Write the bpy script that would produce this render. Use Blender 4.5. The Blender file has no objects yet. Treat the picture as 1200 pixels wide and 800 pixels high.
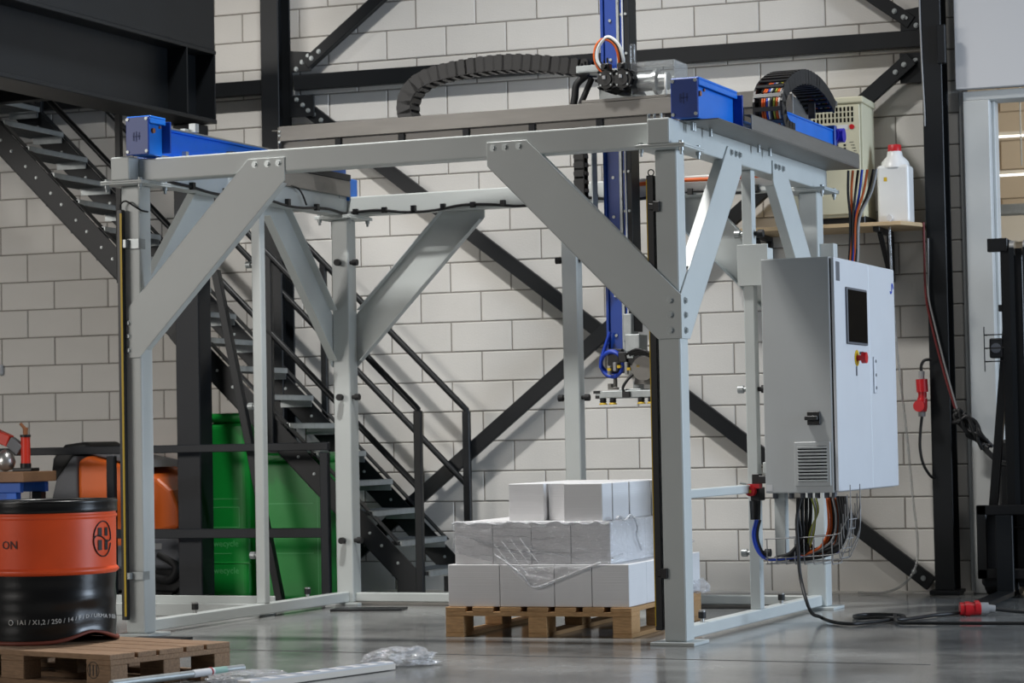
import bpy, bmesh, math, random
from mathutils import Vector, Matrix
random.seed(7)
S = bpy.context.scene
COL = S.collection
R = math.radians

# ------------------------------------------------------------------ camera
FPX = 2903.07                                   # focal length in pixels of the 1200 px wide frame
cam_d = bpy.data.cameras.new('camera')
cam_d.sensor_fit = 'HORIZONTAL'
cam_d.sensor_width = 36.0
cam_d.lens = FPX * 36.0 / 1200.0
cam_d.clip_end = 200
cam = bpy.data.objects.new('camera', cam_d)
COL.objects.link(cam)
yaw, pitch, roll = 0.348870, 0.039738, -0.019128
fw = Vector((-math.sin(yaw) * math.cos(pitch), math.cos(yaw) * math.cos(pitch), math.sin(pitch)))
rt = Vector((math.cos(yaw), math.sin(yaw), 0))
up = rt.cross(fw)
r2 = rt * math.cos(roll) + up * math.sin(roll)
u2 = -rt * math.sin(roll) + up * math.cos(roll)
M = Matrix((r2, u2, -fw)).transposed().to_4x4()
M.translation = Vector((0, -15.4791, 1.0038))
cam.matrix_world = M
cam_d.dof.use_dof = True
cam_d.dof.focus_distance = 12.4
cam_d.dof.aperture_fstop = 4.5
S.camera = cam

# ------------------------------------------------------------------ world, lights, exposure
wd = bpy.data.worlds.new('hall_ambient')
wd.use_nodes = True
wd.node_tree.nodes['Background'].inputs[0].default_value = (0.96, 0.97, 1.0, 1)
wd.node_tree.nodes['Background'].inputs[1].default_value = 0.07
S.world = wd
S.view_settings.view_transform = 'Standard'
S.view_settings.look = 'None'
S.view_settings.gamma = 1.0
S.view_settings.use_curve_mapping = False
S.view_settings.exposure = -0.05

def area_light(name, loc, target, sx, sy, power, col):
    d = bpy.data.lights.new(name, 'AREA')
    d.shape = 'RECTANGLE'; d.size = sx; d.size_y = sy; d.energy = power; d.color = col
    o = bpy.data.objects.new(name, d); COL.objects.link(o)
    o.location = loc
    o.rotation_euler = (Vector(target) - Vector(loc)).to_track_quat('-Z', 'Y').to_euler()
    return o
# high bay lamps, gate daylight and an added fill
for lx, ly, lw in ((-9.4, -3.7, 85), (-5.5, -3.72, 232), (-1.2, -2.6, 26)):
    lo_ = area_light('high_bay_lamp', (lx, ly, 6.9), (lx, ly + 0.1, 0), 0.7, 0.3, lw, (1.0, 0.985, 0.96))
    lo_.data.spread = R(126)
area_light('gate_daylight', (7.0, -3.2, 3.0), (-3.0, -2.6, 1.0), 3.5, 4.0, 900, (0.70, 0.83, 1.0))
lo_ = area_light('front_left_fill', (-14.0, -15.0, 4.2), (-8.8, 0.0, 1.2), 6.0, 2.0, 175, (1.0, 0.96, 0.91))  # added fill that brightens the left wall and front faces; no lamp seen there
lo_.data.spread = R(90)

# ------------------------------------------------------------------ materials
def lin(c):
    c /= 255.0
    return c / 12.92 if c <= 0.04045 else ((c + 0.055) / 1.055) ** 2.4
def rgb(r, g, b): return (lin(r), lin(g), lin(b), 1)
MATS = {}
def mat(name, col, rough=0.5, metal=0.0, var=0.0, scale=6.0, bump=0.0, bscale=60.0, spec=0.5, rvar=0.0, stretch=None, objvar=0.0, emit=0.0):
    m = bpy.data.materials.new(name); m.use_nodes = True
    nt = m.node_tree; b = nt.nodes['Principled BSDF']
    b.inputs['Base Color'].default_value = col
    b.inputs['Roughness'].default_value = rough
    b.inputs['Metallic'].default_value = metal
    b.inputs['Specular IOR Level'].default_value = spec
    if emit:
        b.inputs['Emission Color'].default_value = col
        b.inputs['Emission Strength'].default_value = emit
    tc = nt.nodes.new('ShaderNodeTexCoord'); mp = nt.nodes.new('ShaderNodeMapping')
    nt.links.new(tc.outputs['Object'], mp.inputs[0])
    if stretch: mp.inputs['Scale'].default_value = stretch
    if var or rvar:
        n = nt.nodes.new('ShaderNodeTexNoise'); n.inputs['Scale'].default_value = scale; n.inputs['Detail'].default_value = 6
        nt.links.new(mp.outputs[0], n.inputs['Vector'])
        if var:
            rp = nt.nodes.new('ShaderNodeValToRGB')
            rp.color_ramp.elements[0].position = 0.3; rp.color_ramp.elements[1].position = 0.7
            rp.color_ramp.elements[0].color = tuple(c * (1 - var) for c in col[:3]) + (1,)
            rp.color_ramp.elements[1].color = tuple(min(1, c * (1 + var)) for c in col[:3]) + (1,)
            nt.links.new(n.outputs['Fac'], rp.inputs[0])
            last = rp.outputs[0]
            if objvar:
                oi = nt.nodes.new('ShaderNodeObjectInfo'); hs = nt.nodes.new('ShaderNodeHueSaturation')
                mr = nt.nodes.new('ShaderNodeMapRange'); mr.inputs[3].default_value = 1 - objvar; mr.inputs[4].default_value = 1 + objvar
                nt.links.new(oi.outputs['Random'], mr.inputs[0]); nt.links.new(mr.outputs[0], hs.inputs['Value'])
                nt.links.new(last, hs.inputs['Color']); last = hs.outputs[0]
            nt.links.new(last, b.inputs['Base Color'])
        if rvar:
            mr2 = nt.nodes.new('ShaderNodeMapRange'); mr2.inputs[3].default_value = rough - rvar; mr2.inputs[4].default_value = rough + rvar
            nt.links.new(n.outputs['Fac'], mr2.inputs[0]); nt.links.new(mr2.outputs[0], b.inputs['Roughness'])
    if bump:
        n2 = nt.nodes.new('ShaderNodeTexNoise'); n2.inputs['Scale'].default_value = bscale; n2.inputs['Detail'].default_value = 4
        bp = nt.nodes.new('ShaderNodeBump'); bp.inputs['Strength'].default_value = bump; bp.inputs['Distance'].default_value = 0.01
        nt.links.new(mp.outputs[0], n2.inputs['Vector']); nt.links.new(n2.outputs['Fac'], bp.inputs['Height'])
        nt.links.new(bp.outputs[0], b.inputs['Normal'])
    MATS[name] = m
    return m

def clear_mat(name, tint, fac, rough, bump=0.0, bscale=30.0, metal=0.4):
    """thin clear film or sheet: mostly lets light through, reflects a part of it"""
    m = bpy.data.materials.new(name); m.use_nodes = True
    nt = m.node_tree
    for n in list(nt.nodes): nt.nodes.remove(n)
    out = nt.nodes.new('ShaderNodeOutputMaterial')
    tr = nt.nodes.new('ShaderNodeBsdfTransparent'); tr.inputs[0].default_value = tint
    pr = nt.nodes.new('ShaderNodeBsdfPrincipled'); pr.inputs['Base Color'].default_value = (0.92, 0.93, 0.95, 1); pr.inputs['Roughness'].default_value = rough; pr.inputs['Metallic'].default_value = metal; pr.inputs['Specular IOR Level'].default_value = 0.9
    mx = nt.nodes.new('ShaderNodeMixShader')
    nt.links.new(tr.outputs[0], mx.inputs[1]); nt.links.new(pr.outputs[0], mx.inputs[2]); nt.links.new(mx.outputs[0], out.inputs[0])
    lw = nt.nodes.new('ShaderNodeLayerWeight'); lw.inputs[0].default_value = 0.35
    mr = nt.nodes.new('ShaderNodeMapRange'); mr.inputs[3].default_value = fac; mr.inputs[4].default_value = min(1, fac + 0.45)
    nt.links.new(lw.outputs['Facing'], mr.inputs[0])
    if bump:
        tc = nt.nodes.new('ShaderNodeTexCoord'); n2 = nt.nodes.new('ShaderNodeTexNoise'); n2.inputs['Scale'].default_value = bscale; n2.inputs['Detail'].default_value = 5
        mp = nt.nodes.new('ShaderNodeMapping'); mp.inputs['Scale'].default_value = (1, 1, 2.6)
        nt.links.new(tc.outputs['Object'], mp.inputs[0]); nt.links.new(mp.outputs[0], n2.inputs['Vector'])
        bp = nt.nodes.new('ShaderNodeBump'); bp.inputs['Strength'].default_value = bump; bp.inputs['Distance'].default_value = 0.03
        nt.links.new(n2.outputs['Fac'], bp.inputs['Height'])
        nt.links.new(bp.outputs[0], pr.inputs['Normal']); nt.links.new(bp.outputs[0], lw.inputs['Normal'])
    nt.links.new(mr.outputs[0], mx.inputs[0])
    MATS[name] = m
    return m

frame_paint = mat('frame_paint', rgb(196, 201, 199), 0.42, var=0.03, scale=3)
cab_paint = mat('cabinet_paint', rgb(186, 189, 189), 0.38, var=0.02, scale=4)
door_paint = mat('cabinet_door_paint', rgb(206, 209, 213), 0.38, var=0.02, scale=4)
steel_dark = mat('anthracite_steel', rgb(18, 21, 24), 0.45, var=0.12, scale=5, spec=0.35)
steel_navy = mat('navy_steel', rgb(19, 23, 29), 0.48, var=0.12, scale=5, spec=0.35)
galv = mat('galvanized', rgb(165, 170, 170), 0.42, metal=0.55, var=0.12, scale=18)
alu = mat('grey_rail_steel', rgb(120, 117, 112), 0.45, metal=0.35, var=0.08, scale=4, stretch=(1, 1, 6))
chrome = mat('bright_steel', rgb(188, 188, 186), 0.34, metal=0.85)
blue = mat('rail_blue', rgb(24, 110, 208), 0.38, var=0.06, scale=5)
blue_dark = mat('profile_blue', rgb(18, 62, 150), 0.4, var=0.06, scale=5)
violet = mat('motor_violet', rgb(52, 44, 168), 0.3)
black = mat('black_plastic', rgb(15, 15, 16), 0.42)
rubber = mat('black_rubber', rgb(28, 28, 29), 0.6)
screen = mat('dark_screen', rgb(4, 4, 5), 0.4, spec=0.02)
wall_m = mat('painted_block', rgb(222, 219, 213), 0.85, var=0.035, scale=3.0, bump=0.12, bscale=90, objvar=0.03, spec=0.2)
mortar = mat('mortar', rgb(140, 135, 128), 0.9, var=0.08, scale=8)
white_sheet = mat('white_sheet', rgb(208, 208, 209), 0.55)
jamb_m = mat('jamb_paint', rgb(200, 202, 200), 0.5, var=0.05, scale=3)
annex_m = mat('annex_block', rgb(196, 178, 152), 0.85, var=0.03, scale=2, objvar=0.02)
annex_mortar = mat('annex_mortar', rgb(188, 170, 144), 0.9)
tread_m = mat('tread_steel', rgb(104, 107, 107), 0.5, metal=0.3, var=0.1, scale=12)
wood = mat('pallet_wood', rgb(180, 142, 98), 0.72, var=0.22, scale=9, stretch=(2, 14, 14), bump=0.2, bscale=40, objvar=0.12)
wood_old = mat('weathered_wood', rgb(138, 110, 84), 0.75, var=0.25, scale=9, stretch=(2, 14, 14), bump=0.25, bscale=40, objvar=0.12)
shelf_wood = mat('shelf_board', rgb(196, 170, 132), 0.6, var=0.1, scale=8)
paper = mat('white_paper', rgb(216, 216, 217), 0.7, var=0.02, scale=5)
orange = mat('drum_orange', rgb(232, 84, 36), 0.4, var=0.09, scale=4)
drum_black = mat('drum_black', rgb(13, 13, 14), 0.28)
rust = mat('chime_rust', rgb(112, 52, 38), 0.6)
orange2 = mat('machine_orange', rgb(226, 104, 34), 0.4, var=0.05, scale=3)
grey_plastic = mat('grey_plastic', rgb(95, 97, 102), 0.5)
green = mat('bin_green', rgb(18, 138, 52), 0.36, var=0.1, scale=3)
green_print = mat('bin_print', rgb(90, 178, 110), 0.5)
beige = mat('beige_enamel', rgb(204, 199, 172), 0.45, var=0.04, scale=3)
red = mat('signal_red', rgb(190, 24, 32), 0.4)
red_bench = mat('bench_red', rgb(206, 50, 30), 0.4)
brown = mat('brown_tip', rgb(150, 95, 58), 0.6)
yellow = mat('signal_yellow', rgb(205, 170, 22), 0.5)
cable_blk = mat('cable_black', rgb(24, 24, 25), 0.5)
cable_org = mat('cable_orange', rgb(216, 98, 34), 0.5)
cable_blue = mat('cable_blue', rgb(28, 66, 178), 0.45)
cable_wht = mat('cable_white', rgb(215, 215, 212), 0.5)
cable_red = mat('cable_red', rgb(112, 38, 38), 0.5)
cable_grey = mat('cable_grey', rgb(150, 150, 150), 0.5)
cable_grn = mat('cable_green', rgb(150, 160, 60), 0.5)
bench_blue = mat('bench_blue', rgb(34, 92, 186), 0.45)
bench_top = mat('bench_top', rgb(128, 96, 70), 0.6, var=0.15, scale=6)
can_m = mat('can_plastic', rgb(228, 228, 226), 0.35, var=0.03, scale=6)
lit_tube = mat('lit_tube', (1, 0.98, 0.93, 1), 0.5, emit=2.0)
annex_ceiling = mat('annex_ceiling_paint', rgb(214, 206, 190), 0.7)
dark_print = mat('dark_print', rgb(22, 22, 24), 0.5)
pale_print = mat('pale_print', rgb(206, 206, 202), 0.5)
shade_print = mat('faded_print', rgb(12, 48, 120), 0.5)
joint_m = mat('joint_filler', rgb(62, 62, 61), 0.6)
film = clear_mat('stretch_film', (0.97, 0.97, 0.98, 1), 0.16, 0.06, bump=1.0, bscale=18, metal=0.25)
film_fold_glint = clear_mat('stretch_film_fold_glint', (0.95, 0.95, 0.96, 1), 0.50, 0.06, bump=1.0, bscale=40, metal=0.0)  # whiter than the film, so hem and wrinkles carry painted highlights
bubble = clear_mat('bubble_film', (0.95, 0.96, 0.97, 1), 0.34, 0.06, bump=1.0, bscale=55)
acrylic = clear_mat('clear_guard', (0.95, 0.965, 0.97, 1), 0.05, 0.06)
tube_clear = clear_mat('clear_tube', (0.8, 0.8, 0.78, 1), 0.25, 0.2)

def floor_material():
    m = bpy.data.materials.new('polished_concrete'); m.use_nodes = True
    nt = m.node_tree; b = nt.nodes['Principled BSDF']; L = nt.links.new
    tc = nt.nodes.new('ShaderNodeTexCoord')
    n1 = nt.nodes.new('ShaderNodeTexNoise'); n1.inputs['Scale'].default_value = 1.3; n1.inputs['Detail'].default_value = 9; n1.inputs['Roughness'].default_value = 0.66
    mp = nt.nodes.new('ShaderNodeMapping'); mp.inputs['Scale'].default_value = (1.0, 1.0, 1)
    L(tc.outputs['Object'], mp.inputs[0]); L(mp.outputs[0], n1.inputs['Vector'])
    n3 = nt.nodes.new('ShaderNodeTexNoise'); n3.inputs['Scale'].default_value = 34; n3.inputs['Detail'].default_value = 4
    L(tc.outputs['Object'], n3.inputs['Vector'])
    ad = nt.nodes.new('ShaderNodeMath'); ad.operation = 'MULTIPLY_ADD'; ad.inputs[1].default_value = 0.25
    L(n3.outputs['Fac'], ad.inputs[0]); L(n1.outputs['Fac'], ad.inputs[2])
    rp = nt.nodes.new('ShaderNodeValToRGB')
    rp.color_ramp.elements[0].position = 0.46; rp.color_ramp.elements[0].color = rgb(92, 93, 93)
    rp.color_ramp.elements[1].position = 0.80; rp.color_ramp.elements[1].color = rgb(152, 153, 151)
    L(ad.outputs[0], rp.inputs[0]); L(rp.outputs[0], b.inputs['Base Color'])
    mr = nt.nodes.new('ShaderNodeMapRange'); mr.inputs[3].default_value = 0.09; mr.inputs[4].default_value = 0.26
    L(n1.outputs['Fac'], mr.inputs[0]); L(mr.outputs[0], b.inputs['Roughness'])
    bp = nt.nodes.new('ShaderNodeBump'); bp.inputs['Strength'].default_value = 0.05; bp.inputs['Distance'].default_value = 0.02
    n4 = nt.nodes.new('ShaderNodeTexNoise'); n4.inputs['Scale'].default_value = 5; n4.inputs['Detail'].default_value = 3
    L(tc.outputs['Object'], n4.inputs['Vector']); L(n4.outputs['Fac'], bp.inputs['Height']); L(bp.outputs[0], b.inputs['Normal'])
    return m
floor_m = floor_material()

# ------------------------------------------------------------------ mesh building
def V(*a): return Vector(a)
class MB:
    """collects simple shapes, then becomes ONE mesh object"""
    def __init__(s, bevel=0.0, seg=1): s.v = []; s.f = []; s.bevel = bevel; s.seg = seg; s.sm = []
    def add(s, vs, fs, smooth=False):
        n = len(s.v); s.v += [tuple(v) for v in vs]; s.f += [tuple(i + n for i in f) for f in fs]; s.sm += [smooth] * len(fs)
        return s
    def hexa(s, p): return s.add(p, [(0, 3, 2, 1), (4, 5, 6, 7), (0, 1, 5, 4), (1, 2, 6, 5), (2, 3, 7, 6), (3, 0, 4, 7)])
    def box(s, x0, x1, y0, y1, z0, z1):
        return s.hexa([(x0, y0, z0), (x1, y0, z0), (x1, y1, z0), (x0, y1, z0), (x0, y0, z1), (x1, y0, z1), (x1, y1, z1), (x0, y1, z1)])
    def cbox(s, c, sx, sy, sz): return s.box(c[0]-sx/2, c[0]+sx/2, c[1]-sy/2, c[1]+sy/2, c[2]-sz/2, c[2]+sz/2)
    def bar(s, p0, p1, w, h, upv=(0, 0, 1)):
        """straight bar p0-p1, width w across, h along upv"""
        p0 = Vector(p0); p1 = Vector(p1); d = (p1 - p0).normalized(); u = Vector(upv)
        side = d.cross(u).normalized(); u = side.cross(d).normalized(); a = side * w / 2; b = u * h / 2
        return s.hexa([p0-a-b, p0+a-b, p1+a-b, p1-a-b, p0-a+b, p0+a+b, p1+a+b, p1-a+b])
    def prism(s, poly, t0, t1, axis='y'):
        """poly = 2-D outline (u,v); axis y: (u,t,v)  x: (t,u,v)  z: (u,v,t)"""
        def m(p, t): return (p[0], t, p[1]) if axis == 'y' else (t, p[0], p[1]) if axis == 'x' else (p[0], p[1], t)
        n = len(poly); vs = [m(p, t0) for p in poly] + [m(p, t1) for p in poly]
        fs = [tuple(range(n)), tuple(range(2*n-1, n-1, -1))] + [(i, i+n, (i+1) % n + n, (i+1) % n) for i in range(n)]
        return s.add(vs, fs)
    def cyl(s, p0, p1, r, n=12, r1=None, cap=True, smooth=True):
        p0 = Vector(p0); p1 = Vector(p1); d = (p1-p0).normalized(); r1 = r if r1 is None else r1
        a = d.orthogonal().normalized(); b = d.cross(a)
        vs = [p0 + (a*math.cos(t)+b*math.sin(t))*r for t in [2*math.pi*i/n for i in range(n)]] + [p1 + (a*math.cos(t)+b*math.sin(t))*r1 for t in [2*math.pi*i/n for i in range(n)]]
        s.add(vs, [(i, (i+1) % n, (i+1) % n + n, i+n) for i in range(n)], smooth)
        if cap:
            s.add(vs[:n], [tuple(range(n-1, -1, -1))]); s.add(vs[n:], [tuple(range(n))])
        return s
    def tube(s, pts, r, n=6, smooth_path=True, sub=5):
        pts = [Vector(p) for p in pts]
        if smooth_path and len(pts) > 2:
            q = []
            for i in range(len(pts)-1):
                p0 = pts[max(i-1, 0)]; p1 = pts[i]; p2 = pts[i+1]; p3 = pts[min(i+2, len(pts)-1)]
                for k in range(sub):
                    t = k/sub
                    q.append(0.5*((2*p1)+(p2-p0)*t+(2*p0-5*p1+4*p2-p3)*t*t+(3*p1-p0-3*p2+p3)*t**3))
            q.append(pts[-1]); pts = q
        vs = []; N = len(pts); a = None
        for i, p in enumerate(pts):
            d = (pts[min(i+1, N-1)] - pts[max(i-1, 0)])
            if d.length < 1e-7: d = Vector((0, 0, 1))
            d.normalize()
            a = d.orthogonal().normalized() if a is None else (a - d*a.dot(d)).normalized()
            b = d.cross(a)
            vs += [p + (a*math.cos(t)+b*math.sin(t))*r for t in [2*math.pi*k/n for k in range(n)]]
        fs = [(i*n+k, i*n+(k+1) % n, (i+1)*n+(k+1) % n, (i+1)*n+k) for i in range(N-1) for k in range(n)]
        s.add(vs, fs, True)
        s.add(vs[:n], [tuple(range(n-1, -1, -1))]); s.add(vs[-n:], [tuple(range(n))])
        return s
    def lathe(s, prof, c=(0, 0, 0), n=24, smooth=True, cap=True):
        vs = []
        for r, z in prof: vs += [(c[0]+r*math.cos(2*math.pi*k/n), c[1]+r*math.sin(2*math.pi*k/n), c[2]+z) for k in range(n)]
        m = len(prof)
        s.add(vs, [(i*n+k, i*n+(k+1) % n, (i+1)*n+(k+1) % n, (i+1)*n+k) for i in range(m-1) for k in range(n)], smooth)
        if cap: s.add(vs[:n], [tuple(range(n-1, -1, -1))]); s.add(vs[-n:], [tuple(range(n))])
        return s
    def bolt(s, p, ax, r=0.011, h=0.009):
        p = Vector(p); ax = Vector(ax).normalized()
        s.cyl(p, p+ax*0.003, r*1.5, 12); return s.cyl(p+ax*0.003, p+ax*(0.003+h), r, 6, smooth=False)
    def torus(s, c, R0, r, ax=(0, 1, 0), n=24, m=8):
        ax = Vector(ax).normalized(); a = ax.orthogonal().normalized(); b = ax.cross(a); c = Vector(c); vs = []
        for i in range(n):
            t = 2*math.pi*i/n; d = a*math.cos(t)+b*math.sin(t)
            for k in range(m):
                u = 2*math.pi*k/m; vs.append(c + d*(R0+r*math.cos(u)) + ax*(r*math.sin(u)))
        return s.add(vs, [(i*m+k, ((i+1) % n)*m+k, ((i+1) % n)*m+(k+1) % m, i*m+(k+1) % m) for i in range(n) for k in range(m)], True)
    def mesh(s, name, m):
        me = bpy.data.meshes.new(name); me.from_pydata(s.v, [], s.f)
        for p, q in zip(me.polygons, s.sm): p.use_smooth = q
        me.materials.append(m)
        bm = bmesh.new(); bm.from_mesh(me); bmesh.ops.recalc_face_normals(bm, faces=bm.faces); bm.to_mesh(me); bm.free()
        return me
    def build(s, name, m, parent=None, loc=None, kind=None, label=None):
        o = bpy.data.objects.new(name, s.mesh(name, m)); COL.objects.link(o)
        if parent is not None: o.parent = parent
        if loc is not None: o.location = loc
        if s.bevel:
            md = o.modifiers.new('edge', 'BEVEL'); md.width = s.bevel; md.segments = s.seg; md.limit_method = 'ANGLE'; md.angle_limit = R(40)
        if kind: o['kind'] = kind
        if label: o['label'] = label
        return o

def tag(o, label=None, cat=None, group=None, kind=None):
    if label: o['label'] = label
    if cat: o['category'] = cat
    if group: o['group'] = group
    if kind: o['kind'] = kind
    return o
def thing(name, label, cat, loc=(0, 0, 0), rz=0.0, group=None):
    o = bpy.data.objects.new(name, None); COL.objects.link(o)
    o.location = loc; o.rotation_euler = (0, 0, rz); o.empty_display_size = 0.1
    return tag(o, label, cat, group)
def dup(o, parent=None, loc=None, rot=None, scale=None):
    c = o.copy(); COL.objects.link(c)
    if parent is not None: c.parent = parent
    if loc is not None: c.location = loc
    if rot is not None: c.rotation_euler = rot
    if scale is not None: c.scale = scale
    return c
def text_verts(body, size, depth=0.0):
    cu = bpy.data.curves.new('lettering', 'FONT'); cu.body = body; cu.size = size; cu.align_x = 'CENTER'; cu.align_y = 'CENTER'; cu.resolution_u = 2
    o = bpy.data.objects.new('lettering', cu); COL.objects.link(o)
    dg = bpy.context.evaluated_depsgraph_get()
    me = bpy.data.meshes.new_from_object(o.evaluated_get(dg))
    vs = [v.co.copy() for v in me.vertices]; fs = [tuple(p.vertices) for p in me.polygons]
    bpy.data.objects.remove(o); bpy.data.curves.remove(cu); bpy.data.meshes.remove(me)
    return vs, fs
def text_on(name, body, size, m, parent, mapf):
    vs, fs = text_verts(body, size)
    mb = MB(); mb.add([mapf(v.x, v.y) for v in vs], fs)
    me = bpy.data.meshes.new(name); me.from_pydata(mb.v, [], mb.f); me.materials.append(m)
    o = bpy.data.objects.new(name, me); COL.objects.link(o); o.parent = parent
    return o

# the machine frame stands 3 degrees off the wall: local a (right), b (towards the wall), z
F0 = Vector((-6.4722, -3.7681, 0)); FA = 0.053443
EX = Vector((math.cos(FA), -math.sin(FA), 0)); EY = Vector((math.sin(FA), math.cos(FA), 0))
def FW(a, b, z=0): return F0 + EX*a + EY*b + Vector((0, 0, z))
class FT:
    """a thing whose parts are given in frame coordinates (a, b, z); its Empty stands at base point o"""
    def __init__(s, name, label, cat, o, group=None):
        s.o = Vector(o); s.root = thing(name, label, cat, FW(*o), -FA, group)
    def part(s, name, mb, m, parent=None, kind=None, label=None):
        if parent is None: mb.v = [tuple(Vector(v) - s.o) for v in mb.v]
        else: mb.v = [tuple(Vector(v) - s.o) for v in mb.v]
        return mb.build(name, m, parent or s.root, kind=kind, label=label)

# ================================================================== THE SETTING
fl = MB().add([(-26, -24, 0), (14, -24, 0), (14, 16, 0), (-26, 16, 0)], [(0, 1, 2, 3)]).build('floor', floor_m, kind='structure')
MB().bar((-9.5, -4.115, 0.0006), (-2.0, -4.765, 0.0006), 0.014, 0.001).build('expansion_joint', joint_m, fl)

# back wall of painted concrete blocks, 434 x 200 mm courses
WX0, WL = -9.1016, 0.434
WXL, WXR = -14.0, -2.60
wall = MB().box(WXL, WXR, 0.004, 0.20, 0, 6.2).build('wall_back', mortar, kind='structure')
def block_mesh(w, h):
    e = 0.004; x = w/2; z = h/2
    v = [(-x, 0.05, -z), (x, 0.05, -z), (x, 0.05, z), (-x, 0.05, z), (-x, e, -z), (x, e, -z), (x, e, z), (-x, e, z), (-x+e, 0, -z+e), (x-e, 0, -z+e), (x-e, 0, z-e), (-x+e, 0, z-e)]
    f = [(8, 9, 10, 11)[::1], (4, 5, 9, 8), (5, 6, 10, 9), (6, 7, 11, 10), (7, 4, 8, 11), (0, 1, 5, 4), (1, 2, 6, 5), (2, 3, 7, 6), (3, 0, 4, 7)]
    return v, f
BW, BH = WL - 0.008, 0.192
bv, bf = block_mesh(BW, BH)
bmb = MB().add(bv, bf); block_me = bmb.mesh('concrete_block', wall_m)
rest = MB(); nparts = 0
for k in range(31):
    z = 0.2*k + 0.1
    off = 0.0 if k % 2 == 0 else 0.5
    for i in range(-13, 18):
        xa = WX0 + WL*(i+off); xb = xa + WL
        xa2 = max(xa, WXL); xb2 = min(xb, WXR)
        if xb2 - xa2 < 0.05: continue
        xc = (xa2+xb2)/2; sx = (xb2-xa2-0.008)/BW
        y = random.uniform(-0.0025, 0.001)
        seen = (-9.75 < xc < -2.6) and k < 21 and not (xc < -7.6 and z > 2.95) and not (z > 3.9 and xc < -8) and not (z < 0.2 and xc < -6.9) and not (xc > -2.8 and z < 3.2) and z < 4.15 - (xc + 9) * 0.03
        if seen and nparts < 298:
            o = bpy.data.objects.new('concrete_block', block_me); COL.objects.link(o); o.parent = wall
            o.location = (xc, y, z); o.scale = (sx, 1, 1); nparts += 1
        else:
            rest.add([(v[0]*sx+xc, v[1]+y, v[2]+z) for v in bv], bf)
rest.build('block_field', wall_m, wall, kind='stuff')

MB().box(-6.9, -2.6, -.07, 0.0, 0, .012).build('baseboard_back', wall_m, kind='structure')
# white sheet wall over the doorway, jamb and lintel of the doorway on the right
MB(0.004).box(-2.625, 3.0, -0.10, -0.02, 3.13, 6.2).build('wall_right', white_sheet, kind='structure')
dj = MB(0.006).box(-2.59, -2.425, -0.065, 0.16, 0.0, 3.06).build('door_1', jamb_m, kind='structure')
MB(0.004).box(-2.62, -2.59, -0.03, 0.16, 0.0, 3.12).build('jamb_fillet', jamb_m, dj)
MB(0.004).box(-2.59, 1.6, -0.05, 0.16, 3.06, 3.12).build('lintel', jamb_m, dj)
MB(0.004).box(-2.425, -2.405, 0.02, 0.16, 0.0, 3.06).build('rebate', jamb_m, dj)
# the room behind the doorway
MB().box(1.6, 3.0, -0.02, 0.2, 0, 3.13).build('wall_front', wall_m, kind='structure')
an = MB().box(-6, 6, 6.02, 6.2, 0, 5.2).build('wall_far', annex_mortar, kind='structure')
amb = MB(); av, af = block_mesh(0.58, 0.242); ame = MB().add(av, af).mesh('annex_block', annex_m)
arest = MB()
for k in range(20):
    for i in range(20):
        x = -5.7 + 0.6*i + (0.3 if k % 2 else 0); z = 0.25*k + 0.125
        if -3.9 < x < -2.2 and z < 4.2:
            o = bpy.data.objects.new('annex_block', ame); COL.objects.link(o); o.parent = an; o.location = (x, 6.0, z)
        else: arest.add([(v[0]+x, v[1]+6.0, v[2]+z) for v in av], af)
arest.build('annex_block_field', annex_m, an, kind='stuff')
MB().box(-6, 6, 0.25, 6.2, 4.4, 4.5).build('ceiling', annex_ceiling, kind='structure')
MB().box(-6, -5.9, 0.25, 6.2, 0, 4.4).build('wall_left', annex_m, kind='structure')
MB().box(-5.9, 6, 5.92, 5.995, 2.62, 2.86).build('trim_1', annex_ceiling, kind='structure')
for nm, (x0, x1, y, z, lab) in {'a': (-3.25, -2.55, 5.0, 3.42, 'upper lit strip lamp in the room behind the doorway'), 'b': (-3.15, -1.2, 4.9, 3.09, 'lower lit strip lamp in the room behind the doorway')}.items():
    t = thing('strip_lamp', lab, 'lamp', ((x0+x1)/2, y, z))
    w = x1-x0
    MB().box(-w/2, w/2, -0.03, 0.03, 0.008, 0.035).build('housing', annex_ceiling, t)
    MB().cyl((-w/2, 0, 0), (w/2, 0, 0), 0.008, 8).build('lit_tube', lit_tube, t)
    for s in (-1, 1): MB().cyl((s*w*0.4, 0, 0.07), (s*w*0.4, 0, 4.4-z), 0.006, 5).build('hanger', galv, t)
area_light('annex_lamp', (-1.5, 3.6, 4.2), (-2.5, 5.0, 0), 2.5, 1.0, 62, (1.0, 0.93, 0.82))
t = thing('cable_tray', 'galvanized cable tray crossing the room behind the doorway', 'cable tray', (-2.0, 5.3, 2.82))
m = MB()
for i in range(70): m.box(-1.5+i*0.045, -1.48+i*0.045, -0.1, 0.1, 0, 0.006)
m.build('rungs', galv, t, kind='stuff')
for s in (-1, 1): MB().box(-1.5, 1.7, s*0.1-0.006, s*0.1+0.006, -0.02, 0.06).build('side_rail', galv, t)

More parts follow.
